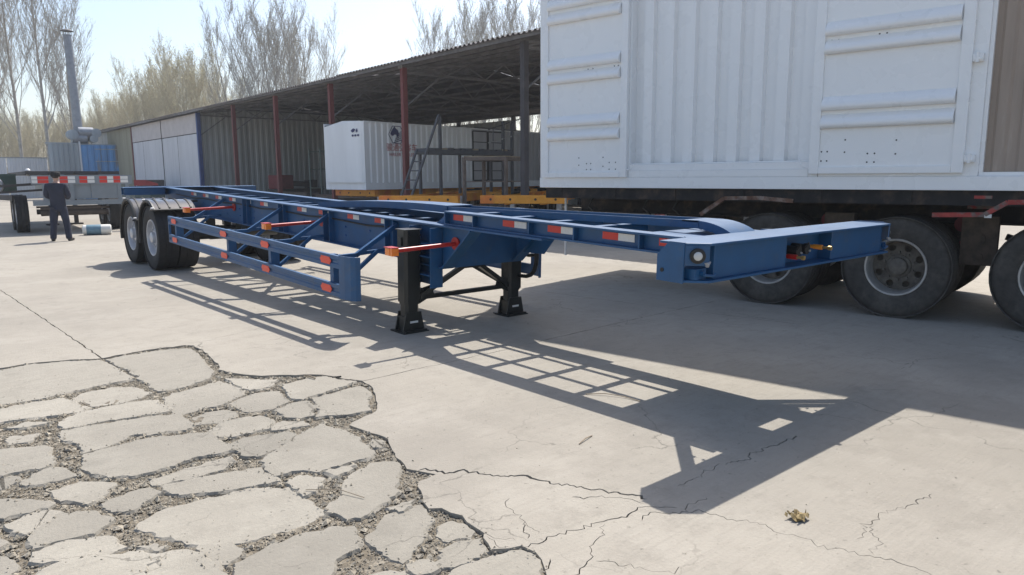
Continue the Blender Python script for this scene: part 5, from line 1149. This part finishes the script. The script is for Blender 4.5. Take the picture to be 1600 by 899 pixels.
# ------------------------------------------------------------------ trees
def tree_mesh(seed, H, r0, nl, l1, up, n2, n3, leafn, leafs, base=.2, spread=.55, fork=False):
    rnd = random.Random(seed); tr = MB(); tw = MB(); lf = MB()
    def path(p, d, L, n, wob, trop):
        pts = [p.copy()]; d = d.normalized()
        for i in range(n):
            d = (d + Vector((rnd.uniform(-wob, wob), rnd.uniform(-wob, wob), trop+rnd.uniform(-wob, wob)*.5))).normalized()
            p = p + d*(L/n); pts.append(p.copy())
        return pts
    def at(pts, t):
        f = t*(len(pts)-1); i = min(int(f), len(pts)-2); return pts[i].lerp(pts[i+1], f-i), (pts[i+1]-pts[i]).normalized()
    def leaves(p, k):
        for _ in range(k):
            c = p + Vector((rnd.gauss(0, .16), rnd.gauss(0, .16), rnd.gauss(0, .2))); s = leafs*rnd.uniform(.6, 1.3)
            a = Vector((rnd.gauss(0, 1), rnd.gauss(0, 1), rnd.gauss(0, 1))).normalized(); b_ = a.orthogonal().normalized()
            lf.add([c-a*s, c+b_*s*.55, c+a*s, c-b_*s*.55], [(0, 1, 2, 3)])
    trunks = []
    if fork:
        for k in range(3):
            a = 2*pi*k/3+rnd.random(); trunks.append((path(Vector((0, 0, H*.06)), Vector((cos(a)*.24, sin(a)*.24, 1)), H*.90, 10, .05, .05), r0*.75, .05))
        tr.tube([(0, 0, -.1), (0, 0, H*.07)], r0*1.3, 8, r0*1.1)
    else: trunks = [(path(Vector((0, 0, -.1)), Vector((rnd.uniform(-.03, .03), rnd.uniform(-.03, .03), 1)), H, 12, .025, .05), r0, base)]
    for tp_, rr, bs_ in trunks:
        tr.tube(tp_, rr, 8, rr*.12)
        for i in range(nl // len(trunks)):
            t = bs_ + (1-bs_)*((i+rnd.random())/(nl//len(trunks)))**.9 * .97
            p, d = at(tp_, t); a = rnd.uniform(0, 2*pi); sp = spread*rnd.uniform(.7, 1.25)
            dd = Vector((cos(a)*sp, sin(a)*sp, 1)).normalized(); L = l1*(1.05-.62*t*t)*rnd.uniform(.7, 1.15)
            q = path(p, dd, L, 5, .10, up); tr.tube(q, rr*.20*(1.1-t)+.010, 5, .008, cap=False)
            for j in range(n2):
                u = .22+.78*(j+rnd.random())/n2; p2, d2 = at(q, min(u, .99)); a2 = rnd.uniform(0, 2*pi)
                d3 = (d2 + Vector((cos(a2), sin(a2), .5))*.55).normalized(); L2 = L*.34*(1.25-u*.7)*rnd.uniform(.6, 1.2)
                q2 = path(p2, d3, L2, 3, .12, .10); tw.tube(q2, .014, 3, .007, cap=False)
                for k in range(n3):
                    p3, d4 = at(q2, rnd.uniform(.2, .98)); a3 = rnd.uniform(0, 2*pi); d5 = (d4+Vector((cos(a3), sin(a3), .6))*.5).normalized()
                    q3 = [p3, p3+d5*L2*rnd.uniform(.25, .55)]; tw.tube(q3, .009, 3, .004, cap=False); leaves(q3[1], leafn)
    return tr, tw, lf
def tree_proto(name, args, bark, leaf):
    r = empty(name); tr, tw, lf = tree_mesh(*args[0], **args[1])
    tr.build('trunk', bark, r, smooth=60)
    c = MB(); c.add(tw.v, tw.f); c.cur = 1; c.add(lf.v, lf.f); c.build('crown', [bark, leaf], r)
    return r
TP_ = [tree_proto('poplar_tree', ((1, 18, .16, 36, 7.0, .17, 13, 7, 1, .04), dict(base=.22, spread=.62)), 'bark', 'bud'),
       tree_proto('poplar_tree', ((2, 19, .16, 36, 7.0, .17, 13, 7, 1, .04), dict(base=.26, spread=.58)), 'bark', 'bud'),
       tree_proto('poplar_tree', ((3, 16, .17, 48, 7.0, .16, 13, 6, 1, .04), dict(base=.10, spread=.62, fork=True)), 'bark', 'bud')]
BP_ = [tree_proto('belt_tree', ((11, 12, .13, 54, 6.0, .20, 12, 6, 1, .06), dict(base=.04, spread=.70, fork=True)), 'bark_belt', 'leaf'),
       tree_proto('belt_tree', ((12, 13, .13, 54, 6.2, .20, 12, 6, 1, .06), dict(base=.04, spread=.64, fork=True)), 'bark_belt', 'leaf2'),
       tree_proto('belt_tree', ((13, 11, .12, 54, 5.8, .19, 12, 6, 1, .06), dict(base=.04, spread=.75, fork=True)), 'bark_belt', 'leaf')]
used = set()
def plant(proto, name, x, y, s, rz, label, group):
    o_ = proto if proto.name not in used else copy_tree(proto)
    if o_ is proto: used.add(proto.name)
    o_.location = (x, y, 0); o_.scale = (s, s, s); o_.rotation_euler = (0, 0, rz)
    tag(o_, label, 'tree', group); return o_
TREES=[
(0, 0, 4.24, 71.22, 1.05, 1.42, 'tall bare poplar with a straight trunk, leftmost over the yard fence', 'tall poplars beside the chimney'),
(0, 1, 5.57, 67.02, 1.0, 0.62, 'tall bare poplar between the leftmost poplar and the steel chimney', 'tall poplars beside the chimney'),
(0, 0, 8.91, 76.61, 0.92, 2.38, 'slender bare poplar rising just behind the steel chimney', 'tall poplars beside the chimney'),
(0, 2, 2.0, 79.48, 1.0, 0.93, 'bare poplar at the left picture edge, cut by the frame', 'tall poplars beside the chimney'),
(0, 2, 22.35, 68.86, 0.98, 0.4, 'bare many stemmed poplar above the shed roof, left tree of the tall clump', 'bare poplars behind the shed'),
(0, 2, 23.26, 64.19, 1.06, 2.41, 'tallest bare poplar of the clump above the shed roof', 'bare poplars behind the shed'),
(0, 2, 27.37, 66.76, 0.98, 5.51, 'bare many stemmed poplar above the shed roof, right tree of the tall clump', 'bare poplars behind the shed'),
(0, 2, 27.69, 71.0, 1.0, 4.8, 'bare poplar in the tall clump above the shed, second from its right', 'bare poplars behind the shed'),
(0, 2, 35.34, 55.33, 0.72, 4.59, 'lowest bare poplar of the group beside the big white box', 'bare poplars behind the shed'),
(0, 2, 38.45, 53.06, 0.98, 1.33, 'bare poplar above the shed left of the tall middle one by the white box', 'bare poplars behind the shed'),
(0, 2, 34.61, 50.94, 0.92, 3.22, 'bare poplar above the shed roof, second of the group beside the white box', 'bare poplars behind the shed'),
(0, 2, 34.82, 45.72, 0.98, 1.66, 'tall bare poplar above the shed, middle of the group by the big white box', 'bare poplars behind the shed'),
(0, 2, 38.44, 45.25, 0.95, 1.04, 'bare poplar half hidden behind the big white box', 'bare poplars behind the shed'),
(1, 0, 27.71, 92.43, 1.08, 1.29, 'budding yellow green bushy belt tree behind the fence and shed, twenty-sixth from the left', 'trees of the belt'),
(1, 1, 24.57, 89.25, 1.2, 4.97, 'budding yellow green bushy belt tree behind the fence and shed, twenty-fifth from the left', 'trees of the belt'),
(1, 2, 23.37, 91.71, 1.26, 4.8, 'budding yellow green bushy belt tree behind the fence and shed, twenty-third from the left', 'trees of the belt'),
(1, 0, 22.8, 96.03, 1.14, 1.86, 'budding yellow green bushy belt tree behind the fence and shed, twenty-second from the left', 'trees of the belt'),
(1, 1, 21.75, 98.38, 1.11, 4.39, 'budding yellow green bushy belt tree behind the fence and shed, twentieth from the left', 'trees of the belt'),
(1, 2, 20.66, 100.72, 1.04, 5.28, 'budding yellow green bushy belt tree behind the fence and shed, nineteenth from the left', 'trees of the belt'),
(1, 0, 20.04, 104.98, 0.91, 3.64, 'budding yellow green bushy belt tree behind the fence and shed, seventeenth from the left', 'trees of the belt'),
(1, 1, 19.07, 107.24, 0.9, 3.04, 'budding yellow green bushy belt tree behind the fence and shed, sixteenth from the left', 'trees of the belt'),
(1, 2, 18.53, 111.44, 0.79, 2.84, 'budding yellow green bushy belt tree behind the fence and shed, fourteenth from the left', 'trees of the belt'),
(1, 0, 18.06, 115.61, 0.77, 5.61, 'budding yellow green bushy belt tree behind the fence and shed, thirteenth from the left', 'trees of the belt'),
(1, 1, 16.31, 113.9, 0.78, 3.29, 'budding yellow green bushy belt tree behind the fence and shed, eleventh from the left', 'trees of the belt'),
(1, 2, 15.46, 118.1, 0.73, 5.45, 'budding yellow green bushy belt tree behind the fence and shed, tenth from the left', 'trees of the belt'),
(1, 0, 13.62, 116.37, 0.73, 5.29, 'budding yellow green bushy belt tree behind the fence and shed, eighth from the left', 'trees of the belt'),
(1, 1, 12.52, 120.57, 0.77, 3.05, 'budding yellow green bushy belt tree behind the fence and shed, seventh from the left', 'trees of the belt'),
(1, 2, 10.51, 116.8, 0.71, 3.59, 'budding yellow green bushy belt tree behind the fence and shed, fifth from the left', 'trees of the belt'),
(1, 0, 9.36, 120.97, 0.74, 0.97, 'budding yellow green bushy belt tree behind the fence and shed, fourth from the left', 'trees of the belt'),
(1, 1, 7.49, 117.14, 0.76, 4.88, 'budding yellow green bushy belt tree behind the fence and shed, second from the left', 'trees of the belt'),
(1, 2, 6.12, 119.28, 0.76, 0.28, 'budding yellow green bushy belt tree, leftmost of the row', 'trees of the belt'),
(1, 0, 32.11, 101.49, 1.01, 1.68, 'budding yellow green bushy belt tree, rightmost of the row', 'trees of the belt'),
(1, 1, 28.37, 104.82, 1.2, 2.83, 'budding yellow green bushy belt tree behind the fence and shed, twenty-fourth from the left', 'trees of the belt'),
(1, 2, 25.73, 109.74, 1.1, 5.98, 'budding yellow green bushy belt tree behind the fence and shed, twenty-first from the left', 'trees of the belt'),
(1, 0, 23.0, 114.56, 0.97, 2.48, 'budding yellow green bushy belt tree behind the fence and shed, eighteenth from the left', 'trees of the belt'),
(1, 1, 20.93, 119.11, 0.87, 3.8, 'budding yellow green bushy belt tree behind the fence and shed, fifteenth from the left', 'trees of the belt'),
(1, 2, 18.73, 123.62, 0.8, 2.13, 'budding yellow green bushy belt tree behind the fence and shed, twelfth from the left', 'trees of the belt'),
(1, 0, 15.78, 126.15, 0.82, 1.92, 'budding yellow green bushy belt tree behind the fence and shed, ninth from the left', 'trees of the belt'),
(1, 1, 12.81, 128.6, 0.8, 5.43, 'budding yellow green bushy belt tree behind the fence and shed, sixth from the left', 'trees of the belt'),
(1, 2, 9.62, 128.98, 0.77, 0.37, 'budding yellow green bushy belt tree behind the fence and shed, third from the left', 'trees of the belt')]
for kd, k, x, y, s_, rz, lab, grp in TREES:
    P_ = (TP_ if kd == 0 else BP_)[k]
    plant(P_, P_.name, x, y, s_, rz, lab, grp)

# ------------------------------------------------------------------ litter
mb = MB(); rnd = random.Random(3)
lv = []; lfz = []
n = 9
for i in range(n):
    for j in range(n):
        x = (i/(n-1)-.5)*.13; y = (j/(n-1)-.5)*.11; k = noise.noise((x*40, y*40, 1.3)); k2 = noise.noise((x*40+5, y*40, 4.3))
        lv.append((x+.02*k2, y+.02*k, max(.002, .028+.045*k-.35*(x*x+y*y)*3)))
for i in range(n-1):
    for j in range(n-1):
        if (i in (0, n-2) or j in (0, n-2)) and rnd.random() < .45: continue
        lfz.append((i*n+j, i*n+n+j, i*n+n+j+1, i*n+j+1))
mb.add(lv, lfz); o = mb.build('crumpled_leaf', 'dryleaf'); o.location = (-1.524, -.80, .001); o.scale = (.66, .66, .66); o.modifiers.new('thick', 'SOLIDIFY').thickness = .002
tag(o, 'crumpled yellowish brown dead leaf on the sunlit concrete', 'leaf')
mb = MB(); mb.bar((-2.03, 2.68, .006), (-1.965, 2.66, .006), .011, .008); tag(mb.build('metal_scrap', 'seam'), 'short dark metal scrap lying on a broken concrete piece', 'scrap')
mb = MB(); mb.tube([(-2.17, 2.86, .012), (-2.165, 2.80, .02), (-2.15, 2.72, .012)], .006, 6); tag(mb.build('stick', 'wood'), 'thin bent stick across the cracked concrete edge', 'stick')
mb = MB(); mb.tube([(-3.05, .93, .005), (-2.93, .80, .012), (-2.88, .66, .006)], .0022, 6); tag(mb.build('reed_stalk', 'wood'), 'pale dry reed stalk lying in the gravel between broken slabs', 'stalk')

for pts_, lab_ in (([(-1.609, .471, .004), (-1.531, .495, .012), (-1.457, .514, .004)], 'small bent dry twig on the sunlit concrete left of the trailer shadow'), ([(-.893, 1.104, .004), (-.804, 1.004, .014), (-.749, .877, .010), (-.734, .749, .004)], 'long thin dry twig inside a lit cell of the trailer shadow')):
    mb = MB(); mb.tube(pts_, .0035, 5); tag(mb.build('twig', 'wood'), lab_, 'twig')
# bolt heads on the trailer's gussets and weld beads along the webs
for s_ in (-1, 1):
    mb = MB()
    for y_ in (.32, .38, .44): mb.tube([(s_*.62, y_-.03, ZT-.057), (s_*.62, y_-.03, ZT-.045)], .010, 6)
    for k in range(14):
        for z_ in (1.02, 1.12): mb.tube([(s_*.4515, 4.30+.56*k, z_), (s_*.461, 4.30+.56*k, z_)], .011, 6)
    o = TB(mb, 'bolt_head', 'blue_dark'); tag(o, kind='stuff')
    mb = MB(); pts_ = [(s_*.47, 3.9+.5*k, 1.19+.012*math.sin(k*2.1)) for k in range(17)]; mb.tube(pts_, .011, 6); TB(mb, 'air_line', 'rubber', smooth=50)
# ------------------------------------------------------------------ haze
hz = MB(); hz.box(-508, 508, -508, 508, -1.4, 25.0); ho = hz.build('haze', 'field'); ho.data.materials.clear(); tag(ho, kind='stuff')
hm = bpy.data.materials.new('haze'); hm.use_nodes = True; hn = hm.node_tree; hn.nodes.remove(hn.nodes['Principled BSDF'])
hv = hn.nodes.new('ShaderNodeVolumePrincipled'); hv.inputs['Color'].default_value = (.93, .96, 1.0, 1); hv.inputs['Density'].default_value = .0010; hv.inputs['Anisotropy'].default_value = .2
hn.links.new(hv.outputs[0], hn.nodes['Material Output'].inputs['Volume']); ho.data.materials.append(hm)
